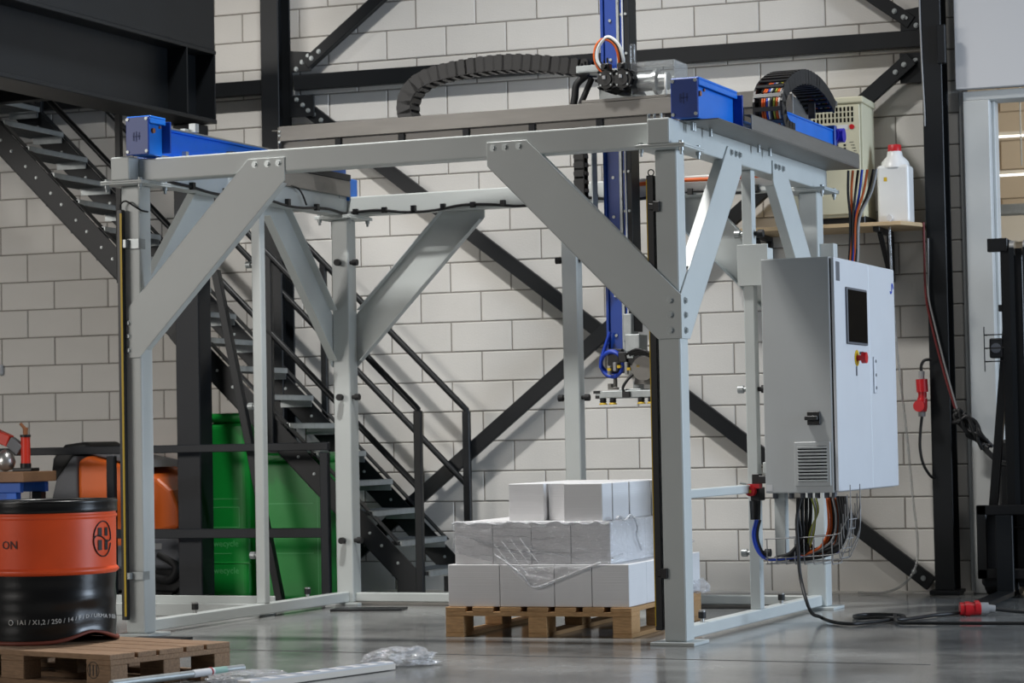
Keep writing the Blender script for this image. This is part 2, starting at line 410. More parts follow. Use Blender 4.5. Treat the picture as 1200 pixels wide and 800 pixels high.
# ================================================================== BUILDING STEEL ON THE WALL
def column(x0, x1, yf, z1, label):
    t = thing('steel_column', label, 'column', ((x0+x1)/2, -0.1, 0))
    w = (x1-x0)/2; m = MB(0.004)
    y0 = yf+0.1
    m.box(-w, w, y0, y0+0.014, 0.03, z1).box(-w, w, 0.08, 0.094, 0.03, z1).box(-0.006, 0.006, y0+0.014, 0.08, 0.03, z1)
    m.build('h_section', steel_dark, t)
    MB(0.003).box(-w-0.03, w+0.03, y0-0.03, 0.095, 0.002, 0.03).build('base_plate', steel_dark, t)
    return t
cA = column(-7.346, -7.212, -0.21, 6.2, 'dark steel column on the block wall behind the staircase')
cB = column(-2.812, -2.688, -0.21, 6.2, 'dark steel column at the wall end beside the doorway')
def gusset(t, x, z, poly, bolts, label=None):
    m = MB(0.002).prism([(x+p[0], z+p[1]) for p in poly], -0.10, -0.088)
    m.v = [(v[0]-t.location.x, v[1]-t.location.y, v[2]) for v in m.v]
    g = m.build('gusset_plate', steel_dark, t)
    b = MB()
    for p in bolts: b.bolt((x+p[0]-t.location.x, -0.1-t.location.y, z+p[1]), (0, -1, 0), 0.011, 0.010)
    b.build('bolts', galv, g, kind='stuff')
gusset(cA, -7.16, 3.48, [(-.02, .22), (.14, .2), (.14, .07), (.0, .07), (.0, -.09), (.16, -.09), (.16, -.24), (-.02, -.24)], [(.03, .09), (.075, .135), (.12, .175), (.03, -.12), (.075, -.16), (.115, -.2)])
gusset(cB, -2.82, 3.45, [(.02, .22), (-.14, .2), (-.14, .07), (.0, .07), (.0, -.07), (-.15, -.07), (-.15, -.26), (.02, -.26)], [(-.04, .1), (-.1, .15), (-.05, -.12), (-.11, -.18)])
o = MB(0.003).prism([(-2.83, 0.05), (-2.62, 0.05), (-2.62, .2), (-2.83, .2)], -0.225, -0.211)
g = MB(0.003); g.box(-.02, .03, -.14, -.1, 3.28, 3.52); g.v = [(v[0]+0.062, v[1], v[2]) for v in g.v]; g.build('splice_plate', steel_dark, cB)
# horizontal tie beam and diagonals
def ubar(name, label, p0, p1, h, cat='beam', y=-0.075, d=0.065, nb=True):
    p0 = Vector((p0[0], y, p0[1])); p1 = Vector((p1[0], y, p1[1])); mid = Vector((p0.x, y, min(p0.z, p1.z)))
    t = thing(name, label, cat, mid)
    MB(0.003).bar(p0-mid, p1-mid, d, h, (0, 0, 1) if abs((p1-p0).z) < 5 else (1, 0, 0)).build('tube', steel_dark, t)
    if not nb: return t
    b = MB()
    dr = (p1-p0).normalized()
    for p in (p0+dr*0.06, p0+dr*0.13, p1-dr*0.06, p1-dr*0.13): b.bolt(p-mid+Vector((0, -d/2, 0)), (0, -1, 0), 0.011, 0.010)
    b.build('bolts', galv, t, kind='stuff')
    return t
ubar('tie_beam', 'dark horizontal steel tie beam across the block wall between the two columns', (-7.15, 3.478), (-2.815, 3.468), 0.105, nb=False)
ubar('tie_beam', 'dark horizontal steel tie beam left of the rear column under the platform', (-11.5, 3.465), (-7.352, 3.465), 0.1, nb=False)
ubar('diagonal_brace', 'long dark wall brace falling from the left column to the foot of the right one', (-7.06, 3.29), (-2.86, 0.06), 0.095, y=-.06, d=.045)
ubar('diagonal_brace', 'long dark wall brace rising from behind the stair foot to the right column', (-7.0, 0.05), (-2.89, 3.34), 0.095, y=-0.115, d=0.045)
ubar('diagonal_brace', 'short dark wall brace rising out of the picture from the left column', (-7.06, 3.60), (-5.6, 4.70), 0.075)
ubar('diagonal_brace', 'short dark wall brace rising out of the picture left of the right column', (-2.89, 3.57), (-4.2, 4.56), 0.085)

# ================================================================== PLATFORM, TOP LEFT
pf = FT('steel_platform', 'dark steel platform edge beam with black cladding at the upper left', 'platform', (-1.05, 2.6, 0))
m = MB(0.004); m.box(-1.2, -0.9, -0.6, 2.62, 3.085, 3.112).box(-1.2, -0.9, -0.6, 2.62, 3.535, 3.56).box(-1.058, -1.042, -0.6, 2.62, 3.11, 3.54)
pf.part('edge_beam', m, steel_dark)
for b0 in (2.25, 2.6, -0.2): pf.part('stiffener', MB(0.002).box(-1.045, -0.9, b0-.006, b0+.006, 3.112, 3.535).box(-1.2, -1.055, b0-.006, b0+.006, 3.112, 3.535), steel_dark)
pf.part('cladding', MB(0.004).box(-0.98, -0.91, -0.6, 2.62, 3.56, 5.6), steel_dark)
pf.part('deck', MB().box(-6, -0.99, -0.6, 2.62, 3.56, 3.62), steel_navy)
for i in range(3): pf.part('joist', MB(0.003).box(-6, -1.06, 2.35-i*1.2, 2.45-i*1.2, 3.3, 3.54), steel_dark)
m = MB(0.006).box(-1.165, -0.99, 2.5, 2.66, 0.012, 3.085)
c = pf.part('support_post', m, steel_navy)
pf.part('base_plate', MB(0.002).box(-1.2, -0.955, 2.46, 2.7, 0.0, 0.012), steel_navy, c)
pf.part('gusset_plate', MB(0.002).prism([(-1.27, 1.71), (-1.165, 1.82), (-1.165, 1.6)], 2.60, 2.612), steel_dark, c)
# leaning prop
t = thing('steel_prop', 'dark slanting steel prop standing on the floor before the green bins', 'prop', (-6.80, -1.17, 0))
MB(0.003).bar((0, 0, 0.01), (-0.425, 0, 2.13), 0.05, 0.05, (0, 1, 0)).build('flat_bar', steel_dark, t)
MB().box(-.05, .05, -.05, .05, 0, .01).build('foot_plate', steel_dark, t)

# ================================================================== STAIRCASE
ST = thing('staircase', 'dark steel staircase with grating treads climbing left along the wall', 'staircase', (-5.95, -0.6, 0))
def sp(mb, name, m, parent=None, kind=None, label=None):
    mb.v = [tuple(Vector(v) - ST.location) for v in mb.v]; return mb.build(name, m, parent or ST, kind=kind, label=label)
YN, YF = -1.0, -0.2
def zlow(x): return 0.138 - (x + 6.071)
for y0, nm in ((YN, 'near'), (YF, 'far')):
    m = MB(0.002)
    xe = -5.93; xs = -10.6
    sgn = -1 if y0 == YN else 1
    web = [(xe, 0.02), (xe, 0.225), (xs, zlow(xs)+.24), (xs, zlow(xs)), (-5.953, 0.02)]
    m.prism([(-5.92, 0.012), (-5.92, .24-.05), (-5.97, .24), (xs, zlow(xs)+.24), (xs, zlow(xs)), (-6.07, .138), (-6.07, .012)], y0, y0+0.008)
    d = Vector((-1, 0, 1)).normalized(); u = Vector((1, 0, 1)).normalized()
    for z in (0.004, 0.236):
        a = Vector((-6.05, y0+.03, zlow(-6.05)+z)); b = Vector((xs, y0+.03, zlow(xs)+z))
        m.bar(a, b, 0.06, 0.009, u)
    s = sp(m, 'stringer', steel_dark)
    bl = MB()
    for k in range(1, 24):
        x = -5.80 - .19*k
        for dx in (0.03, -0.08): bl.bolt((x+dx-.1, y0, zlow(x+dx-.1)+.115), (0, -1, 0), .0065, .006)
    sp(bl, 'bolts', galv, s, kind='stuff')
# one tread: nosing, rear bar, bearing bars, galvanized end plates
def tread_parts():
    fr = MB(); fr.box(-.26, -.255, -.78, 0, -.032, 0)
    for i in range(16): fr.box(-.25+.015*i, -.247+.015*i, -.78, 0, -.028, -.002)
    for i in range(12): fr.box(-.255, -.01, -.75+.064*i, -.746+.064*i, -.012, -.004)
    pl = MB(); pl.box(-.24, -.01, -.012, -.006, -.075, -.006)
    no = MB(); no.box(-.010, 0, -.78, -.0, -.034, .001).box(-.03, 0, -.78, 0, -.003, .001)
    return fr, pl, no
fr, pl, no = tread_parts(); nme = no.mesh('nosing', galv); fme = fr.mesh('tread', tread_m); pme = pl.mesh('end_plate', galv)
for k in range(1, 20):
    o = bpy.data.objects.new('tread', fme); COL.objects.link(o); o.parent = ST
    o.location = (-5.66-.19*k-ST.location.x, YF-.006-ST.location.y, .19*k)
    p = bpy.data.objects.new('end_plate', pme); COL.objects.link(p); p.parent = o
    p = bpy.data.objects.new('nosing', nme); COL.objects.link(p); p.parent = o
# handrails
def hz(x): return 1.21 - (x + 5.90)
for y0, lo in ((YN-0.02, 'near'), (YF+0.03, 'far')):
    xs = -9.6
    for dz, nm in ((0, 'handrail'), (-.5, 'mid_rail')):
        m = MB(); m.tube([(-5.90, y0, 1.16+dz+(.0 if dz == 0 else .05)), (-5.90, y0, hz(-5.90)+dz), (-5.95, y0, hz(-5.95)+dz), (xs, y0, hz(xs)+dz)] if dz == 0 else [(-5.90, y0, hz(-5.90)+dz), (xs, y0, hz(xs)+dz)], 0.021, 10, False)
        sp(m, nm, steel_dark)
    m = MB(0.004).box(-5.925, -5.875, y0-.02, y0+.02, 0.0 if y0 < -.5 else .012, 1.2); sp(m, 'baluster_post', steel_dark)
    for x in (-6.92, -8.0, -9.1):
        m = MB(0.004).box(x-.022, x+.022, y0-.018, y0+.018, zlow(x)+.02, hz(x)); sp(m, 'baluster_post', steel_dark)

# guard rail on the left, in front of scrubber and bins
t = thing('guard_rail', 'low dark guard rail with two bars standing behind the left posts', 'railing', (-7.2, -1.32, 0))
for z, h in ((.988, .05), (.448, .06)): MB(0.004).box(-3.3, .82, -.02, .02, z-h/2, z+h/2).build('rail_bar', steel_navy, t)
for x in (-7.917, -6.41, -9.4): MB(0.004).box(x+7.2-.028, x+7.2+.028, -.022, .022, .01, .95).build('rail_post', steel_navy, t)
for x in (-7.917, -6.41, -9.4): MB().box(x+7.2-.06, x+7.2+.06, -.05, .05, 0, .01).build('foot_plate', steel_navy, t)

# ================================================================== MACHINE FRAME
s = 0.1157; Wd = 3.0314; Dp = 2.4487; H = 2.40
GF = FT('machine_frame', 'light grey steel portal frame of the palletizing machine on four posts', 'frame', (1.57, 1.28, 0))
P = GF.part
ZB0, ZB1 = 2.42, 2.545
for a in (0, Wd):
    for b in (0, Dp):
        po = P('post', MB(0.009, 2).box(a, a+s, b, b+s, .016, H), frame_paint)
        e = .055
        P('base_plate', MB(0.002).box(a-e, a+s+e, b-e, b+s+e, 0, .016), frame_paint, po)
        P('head_plate', MB(0.002).box(a-e-.01, a+s+e+.02, b-.1, b+s+.09, H, H+.009).box(a-e-.01, a+s+e+.02, b-.1, b+s+.09, H+.01, ZB0), frame_paint, po)
        bl = MB()
        for da in (-.04, s+.05):
            for db in (-.075, s+.065):
                bl.cyl((a+da, b+db, H-.035), (a+da, b+db, H), .008, 6); bl.cyl((a+da, b+db, H-.018), (a+da, b+db, H), .014, 6); bl.cyl((a+da, b+db, ZB0), (a+da, b+db, ZB0+.012), .013, 6)
        P('bolts', bl, galv, po, kind='stuff')
for a in (0, Wd): P('top_beam', MB(0.008, 2).box(a, a+s, -.10, Dp+s+.1, ZB0, ZB1), frame_paint)
P('top_beam', MB(0.008, 2).box(s, Wd, -.005, s-.005, ZB0, ZB1-.006), frame_paint)
P('top_beam', MB(0.008, 2).box(s, Wd, Dp, Dp+s, ZB0, ZB1-.006), frame_paint)
# floor beams (open at the front)
for a in (.028, Wd+.028): P('floor_beam', MB(0.005).box(a, a+.06, s, Dp, .02, .082), frame_paint)
P('floor_beam', MB(0.005).box(s, Wd, Dp+.03, Dp+.09, .02, .075), frame_paint)
P('sill_plate', MB(0.002).box(s, Wd, Dp+.0, Dp+.12, 0, .019), alu)
# slender uprights
for a, b, w, z0_, z1_ in ((.028, 1.37, .06, .082, ZB0), (Wd+.03, 1.28, .06, .082, ZB0)): 
    P('upright', MB(0.005).box(a, a+w, b, b+w, z0_, z1_), frame_paint)
P('upright', MB(0.006).box(1.545, 1.645, Dp+.01, Dp+.1, .075, ZB0), frame_paint)
P('side_rail', MB(0.005).box(Wd+.035, Wd+.085, s, 1.28, .70, .745), frame_paint)
# folded brace plates
def brace(A, Bd, Nn, name='brace'):
    """A(t,z,n): maps along-beam t from the post's outer corner, height z and outward offset n to frame coords"""
    poly = [(-.012, 1.48), (.113, 1.48), (1.0, 2.375), (1.0, 2.495), (.785, 2.495), (-.012, 1.69)]
    m = MB(0.0015)
    n = len(poly); vs = [A(t, z, .002) for t, z in poly] + [A(t, z, .010) for t, z in poly]
    m.add(vs, [tuple(range(n)), tuple(range(2*n-1, n-1, -1))] + [(i, i+n, (i+1) % n + n, (i+1) % n) for i in range(n)])
    def strip(p, q, w):        # folded lip along the edge p-q, going inwards
        d = Vector((q[0]-p[0], 0, q[1]-p[1])).normalized(); nn = Vector((-d.z, 0, d.x))*.006
        vs = [A(p[0], p[1], .010), A(q[0], q[1], .010), A(q[0], q[1], .010-w), A(p[0], p[1], .010-w),
              A(p[0]+nn.x, p[1]+nn.z, .010), A(q[0]+nn.x, q[1]+nn.z, .010), A(q[0]+nn.x, q[1]+nn.z, .010-w), A(p[0]+nn.x, p[1]+nn.z, .010-w)]
        m.hexa(vs)
    strip((.15, 1.517), (.985, 2.36), .055)
    strip((.735, 2.445), (.135, 1.838), .055)
    o = P(name, m, frame_paint)
    bl = MB()
    for t, z in ((.965, 2.465), (.90, 2.465), (.825, 2.465), (.045, 1.665), (.045, 1.595), (.045, 1.52)):
        bl.bolt(A(t, z, .010), Vector(A(0, 0, 1)) - Vector(A(0, 0, 0)), .012, .009)
    P('bolts', bl, galv, o, kind='stuff')
X1 = Wd + s; Y1 = Dp + s
brace(lambda t, z, n: (t, -.003-n, z), 0, 0)
brace(lambda t, z, n: (X1-t, -.003-n, z), 0, 0)
brace(lambda t, z, n: (t, Y1+n, z), 0, 0)
brace(lambda t, z, n: (X1-t, Y1+n, z), 0, 0)
brace(lambda t, z, n: (-n, t, z), 0, 0)
brace(lambda t, z, n: (-n, Y1-t, z), 0, 0)
brace(lambda t, z, n: (X1+n, t, z), 0, 0)
brace(lambda t, z, n: (X1+n, Y1-t, z), 0, 0)
# panel clamps (black knobs) on posts and floor beams
def knob(p, ax, m=rubber):
    p = Vector(p); ax = Vector(ax); k = MB(); k.cyl(p, p+ax*.028, .012, 8).cyl(p+ax*.02, p+ax*.05, .021, 10)
    return P('panel_clamp', k, m)
for z in (2.13, 1.29, .40):
    knob((s, Dp+.03, z), (1, 0, 0)); knob((.06, Dp, z), (0, -1, 0))
for z in (2.08, 1.25): knob((1.545, Dp+.05, z), (-1, 0, 0)); knob((1.645, Dp+.05, z), (1, 0, 0))
for z in (2.06, 1.23, .36): knob((.03, 1.40, z), (-1, 0, 0), galv); knob((Wd+.03, 1.31, z+.02), (-1, 0, 0), galv); knob((Wd+.09, 1.31, z+.02), (1, 0, 0))
for a, b in ((.058, .62), (.058, 1.95), (Wd+.058, .40), (Wd+.058, 1.75)):
    k = MB().cyl((a, b, .082), (a, b, .125), .011, 8).cyl((a, b, .105), (a, b, .14), .018, 8); kk = P('panel_clamp', k, chrome); P('clamp_knob', MB().cyl((a, b, .10), (a, b, .132), .0195, 10), rubber, kk)
# bracket plate towards the cabinet
P('cabinet_bracket', MB(0.002).box(Wd+.005, Wd+.175, 1.262, 1.272, 1.80, 2.02).box(Wd+.167, Wd+.175, 1.272, 1.36, 1.80, 2.0), frame_paint)
P('cabinet_bracket', MB(0.002).box(Wd+.09, Wd+.2, Dp+.02, Dp+.03, 1.86, 2.10).box(Wd+.19, Wd+.2, Dp+.03, Dp+.1, 1.86, 2.1), frame_paint)
# conduit and clipped cable along the inner side of the beams
cb = MB(); pts = [(s+.012, .15, 2.455)]
for i in range(1, 13): pts.append((s+.012, .15+i*.185, 2.43+.012*math.sin(i*1.3)))
for i in range(0, 15): pts.append((s+.03+i*.19, Dp-.012, 2.432+.015*math.sin(i*1.7+.5)))
cb.tube(pts, .009, 6)
P('clipped_cable', cb, cable_blk)
cl = MB()
for i in range(0, 12, 2): cl.box(s+.001, s+.026, .15+i*.185, .18+i*.185, 2.42, 2.46)
for i in range(0, 14): cl.box(s+.05+i*.2, s+.08+i*.2, Dp-.026, Dp-.001, 2.425, 2.46)
P('cable_clips', cl, black, kind='stuff')
P('orange_conduit', MB().tube([(1.95, Dp-.02, 2.50), (2.3, Dp-.02, 2.512), (2.6, Dp-.02, 2.508), (Wd, Dp-.02, 2.515)], .012, 6), cable_org)
P('hanging_lead', MB().tube([(s+.02, 1.55, 2.54), (s+.03, 1.75, 2.53), (s+.03, 1.85, 2.44)], .006, 5), cable_blk)

# light curtains on the two front posts
def light_curtain(label, a0, a1, b0, b1, z0, z1, ya, face):
    t = FT('light_curtain', label, 'safety sensor', ((a0+a1)/2, (b0+b1)/2, z0))
    t.part('housing', MB(0.003).box(a0, a1, b0, b1, z0, z1), black)
    if face == 'front': t.part('sensor_window', MB().box(ya, ya+.012, b0-.0012, b0, z0+.02, z1-.02), yellow)
    else: t.part('sensor_window', MB().box(a0-.0012, a0, ya, ya+.014, z0+.02, z1-.02), yellow)
    return t
lc = light_curtain('tall black and yellow light curtain on the front left post', .004, .036, -.05, -.017, .09, 2.27, .0225, 'front')
lc.part('bracket', MB(0.002).box(-.012, s+.002, -.016, -.013, 2.06, 2.115).box(s-.001, s+.003, -.014, .05, 2.06, 2.115).box(.034, .055, -.045, -.013, 2.065, 2.11), galv)
lc.part('bracket', MB(0.002).box(-.012, s+.002, -.016, -.013, .30, .345).box(s-.001, s+.003, -.014, .05, .30, .345).box(.034, .055, -.045, -.013, .305, .34), galv)
lc.part('lead', MB().tube([(.016, -.033, 2.27), (.02, -.035, 2.30), (.05, -.03, 2.315), (.09, -.02, 2.29), (s+.01, .0, 2.265), (s+.02, .05, 2.26)], .005, 5), cable_blk)
rc = light_curtain('tall black light curtain on the inner edge of the front right post', Wd-.045, Wd-.008, .0, .04, .07, 2.28, .0, 'side')
rc.part('sensor_edge', MB().box(Wd-.0452, Wd-.041, -.0012, 0, .09, 2.26), yellow)
for z in (2.10, .32): rc.part('bracket', MB(0.002).box(Wd-.008, Wd+.025, -.016, .004, z, z+.05).box(Wd-.03, Wd+.0, -.014, .002, z+.01, z+.04), black)
rc.part('eyelet', MB().torus((Wd-.026, .02, 2.295), .015, .003, (0, 1, 0), 14, 6), black)

# ================================================================== LEFT AND RIGHT RAIL UNITS
def plate_bolts(mb, a0, a1, b, z0, z1):
    for a in (a0+.012, a1-.012):
        for z in (z0+.018, z1-.018): mb.cyl((a, b, z), (a, b-.006, z), .009, 8)
    return mb
def rail_unit(name, label, a0, b0, b1, z0, z1, boxlen, o):
    t = FT(name, label, 'linear rail', o)
    a1 = a0+.14
    p = t.part('end_plate', MB(0.004).box(a0, a1, b0-.012, b0, z0, z1-.005), blue_dark)
    t.part('screws', plate_bolts(MB(), a0, a1, b0-.012, z0, z1), galv, p, kind='stuff')
    t.part('end_plate_emblem', MB().box(a0+.045, a0+.055, b0-.0132, b0-.012, z0+.075, z0+.12).box(a0+.062, a0+.07, b0-.0132, b0-.012, z0+.07, z0+.125).box(a0+.08, a0+.088, b0-.0132, b0-.012, z0+.08, z0+.12).box(a0+.045, a0+.09, b0-.0132, b0-.012, z0+.095, z0+.102), shade_print, p)
    m = MB(0.003)
    m.box(a0+.01, a1-.02, b0, b0+boxlen, z0+.004, z1-.012)                   # housing core
    m.box(a0, a1+.004, b0, b0+boxlen, z1-.012, z1).box(a1-.004, a1+.004, b0, b0+boxlen, z1-.04, z1-.012)
    t.part('end_housing', m, blue)
    t.part('housing_flange', MB(0.002).box(a0, a1+.03, b0+boxlen, b0+boxlen+.012, z0+.02, z1-.02), blue_dark)
    sc = MB(); sc.cyl((a1-.02, b0+.06, z1-.075), (a1-.008, b0+.06, z1-.075), .014, 10).cyl((a1-.02, b0+.13, z1-.05), (a1-.012, b0+.13, z1-.05), .008, 8)
    t.part('fitting', sc, brown)
    return t, a1
lr, a1 = rail_unit('linear_rail', 'blue linear rail along the left top beam', .105, -.10, 2.45, 2.547, 2.755, .16, (.175, 1.2, 2.546))
m = MB(0.002).box(.095, .107, .07, 2.46, 2.56, 2.72).box(.06, .107, .07, 2.46, 2.547, 2.56).box(.107, .21, .07, .95, 2.547, 2.558).box(.085, .135, .07, 2.46, 2.72, 2.73)
lr.part('rail_profile', m, blue)
lr.part('guide_rail', MB().box(.11, .137, .07, 2.46, 2.73, 2.738).box(.205, .213, .07, .95, 2.547, 2.562), chrome)
lr.part('stop_block', MB().cbox((.19, .36, 2.585), .025, .03, .05), galv)
lr.part('limit_switch', MB().box(.12, .16, .52, .56, 2.738, 2.785).box(.09, .12, .48, .53, 2.738, 2.755), galv)
m = MB(0.004).box(.035, .058, 2.44, 2.56, 2.515, 2.655).box(.112, .135, 2.44, 2.56, 2.515, 2.655).box(.058, .112, 2.50, 2.56, 2.55, 2.655)
lr.part('rear_yoke', m, blue)
lr.part('drive_shaft', MB().cyl((.085, 2.34, 2.535), (.085, 2.50, 2.535), .034, 14), galv)
lr.part('side_cover', MB(0.002).box(.140, .146, .95, 2.44, 2.535, 2.635), alu)
lr.part('dark_strip', MB(0.002).box(.110, .150, .95, 2.44, 2.637, 2.675), rubber)  # dark strip above the side cover
rr, a1 = rail_unit('linear_rail', 'blue linear rail with deep front housing along the right top beam', 3.128, -.005, 2.45, 2.546, 2.745, .60, (3.2, 1.2, 2.546))
rr.part('rail_profile', MB(0.002).box(3.105, 3.20, 1.70, 2.62, 2.615, 2.765).box(3.10, 3.262, .615, 2.62, 2.60, 2.612).box(3.095, 3.205, 1.70, 2.62, 2.765, 2.775), blue)
rr.part('guide_rail', MB().box(3.11, 3.13, .615, 2.6, 2.612, 2.63), chrome)
mo = MB(0.004); mo.box(3.12, 3.215, 2.62, 2.66, 2.675, 2.80)
rr.part('gearbox', mo, blue_dark)
rr.part('motor', MB().cyl((3.18, 2.64, 2.745), (3.18, 2.72, 2.745), .05, 14).cyl((3.14, 2.69, 2.745), (3.25, 2.69, 2.745), .042, 14), violet)
m = MB(0.002)
m.box(X1-.02, 3.345, .06, 2.66, 2.540, 2.546).box(3.338, 3.345, .60, 2.66, 2.546, 2.622).box(3.30, 3.345, .60, 2.66, 2.622, 2.626)
rr.part('drip_tray', m, alu)
bl = MB()
for b in (.02, .05, .3, 1.1, 1.3): bl.cyl((3.19, b+.1, 2.50), (3.19, b+.1, 2.54), .01, 6)
for a in (3.02, 3.05, 3.085): bl.cyl((a, -.04, 2.545), (a, -.04, 2.575), .007, 6)
rr.part('bolts', bl, galv, kind='stuff')

# ================================================================== CROSS BEAM
xb = FT('cross_beam', 'grey folded steel cross beam spanning the frame between both rails', 'beam', (1.55, 1.95, 2.735))
m = MB(0.002).box(-.035, 3.13, 1.85, 1.858, 2.835, 2.925).box(-.035, 3.13, 1.858, 1.89, 2.835, 2.843).box(-.035, 3.13, 1.89, 1.898, 2.735, 2.843).box(-.035, 3.13, 1.89, 2.07, 2.735, 2.743).box(-.035, 3.13, 2.062, 2.07, 2.743, 2.925).box(-.09, -.035, 1.86, 2.07, 2.90, 2.906)
xb.part('channel', m, alu)
for i in range(8): xb.part('rib', MB(0.002).box(.33+.42*i, .37+.42*i, 1.876, 1.889, 2.75, 2.834), steel_navy)
xb.part('end_bracket', MB(0.002).box(-.045, -.037, 1.852, 2.06, 2.735, 2.92), alu)
bl = MB()
for z in (2.78, 2.83, 2.87, 2.895): bl.cyl((-.03, 1.85, z), (-.03, 1.842, z), .008, 6)
xb.part('bolts', bl, galv, kind='stuff')

# energy chains, one link a part
def chain_link(w, h, L):
    mb = MB(0.003)
    for sx in (-1, 1): mb.box(-L*.62, L*.62, sx*w/2-.006, sx*w/2+.006, -h/2, h/2)
    for zz in (-1, 1): mb.box(-L*.22, L*.22, -w/2, w/2, zz*h/2-.006 if zz < 0 else zz*h/2-.004, zz*h/2+.004 if zz < 0 else zz*h/2+.006)
    return mb.mesh('chain_link', black)
def path_points(pts, step):
    pts = [Vector(p) for p in pts]; q = []
    for i in range(len(pts)-1):
        p0 = pts[max(i-1, 0)]; p1 = pts[i]; p2 = pts[i+1]; p3 = pts[min(i+2, len(pts)-1)]
        for k in range(20):
            t = k/20; q.append(0.5*((2*p1)+(p2-p0)*t+(2*p0-5*p1+4*p2-p3)*t*t+(3*p1-p0-3*p2+p3)*t**3))
    q.append(pts[-1]); out = [q[0]]; acc = 0
    for i in range(1, len(q)):
        seg = (q[i]-q[i-1]).length
        while acc + seg >= step:
            t = (step-acc)/seg; p = q[i-1].lerp(q[i], t); out.append(p); q[i-1] = p; seg = (q[i]-p).length; acc = 0
        acc += seg
    return out
def chain(t, pts, w, h, step, cross):
    me = chain_link(w, h, step)
    pp = path_points(pts, step)
    for i in range(len(pp)-1):
        p = (pp[i]+pp[i+1])/2; d = (pp[i+1]-pp[i]).normalized(); y = Vector(cross); z = d.cross(y)
        o = bpy.data.objects.new('chain_link', me); COL.objects.link(o); o.parent = t.root
        mm = Matrix((d, y, z)).transposed().to_4x4(); mm.translation = p - t.o
        o.matrix_local = mm
ch = FT('energy_chain', 'black energy chain arching over the cross beam to the carriage', 'cable chain', (1.3, 1.97, 2.743))
chain(ch, [(1.9, 1.97, 2.80), (1.3, 1.97, 2.80), (.98, 1.97, 2.805), (.83, 1.97, 2.86), (.775, 1.97, 2.97), (.80, 1.97, 3.08), (.90, 1.97, 3.155), (1.1, 1.97, 3.195), (1.4, 1.97, 3.212), (1.65, 1.97, 3.19), (1.88, 1.97, 3.15), (1.98, 1.97, 3.14)], .12, .088, .06, (0, 1, 0))
c2 = FT('energy_chain', 'open black energy chain full of coloured cables looping on the right rail', 'cable chain', (3.2, 2.0, 2.735))
ringpts = [(3.172, 1.665, 2.665), (3.172, 1.60, 2.665), (3.172, 1.51, 2.69), (3.172, 1.465, 2.775), (3.172, 1.51, 2.86), (3.172, 1.64, 2.925), (3.172, 1.82, 2.975), (3.172, 2.02, 2.995), (3.172, 2.24, 2.975), (3.172, 2.42, 2.92), (3.172, 2.52, 2.87)]
chain(c2, ringpts, .155, .075, .055, (1, 0, 0))
for i, (da, cm) in enumerate(zip((-.055, -.04, -.026, -.012, .0, .014, .028, .042, .055), (cable_blk, cable_org, cable_org, cable_blue, cable_wht, cable_blk, cable_grn, cable_org, cable_wht))):
    c2.part('cable', MB().tube([(p[0]+da, p[1]+.004*math.sin(i), p[2]) for p in ringpts], .007, 5, sub=4), cm)
c2.part('moving_bracket', MB(0.003).box(3.10, 3.25, 2.50, 2.56, 2.90, 2.93).box(3.08, 3.09, 2.2, 2.56, 2.76, 2.93), alu)
# cable bundle dropping behind the cabinet
cbn = FT('cable_bundle', 'bundle of orange, blue and black cables dropping behind the control cabinet', 'cables', (3.33, 2.62, 1.93))
for i, (da, cm) in enumerate(zip((-.03, -.02, -.008, .004, .016, .03, .04), (cable_blk, cable_org, cable_blk, cable_blue, cable_org, cable_blk, cable_grey))):
    cbn.part('cable', MB().tube([(3.36+da*2.4, 2.62+.01*(i % 3), 2.53), (3.34+da*2, 2.63, 2.40), (3.315+da*.8, 2.62+.012*(i % 2), 2.25), (3.31+da*.7, 2.60, 2.05), (3.31+da*.8, 2.52, 1.86)], .008, 5), cm)

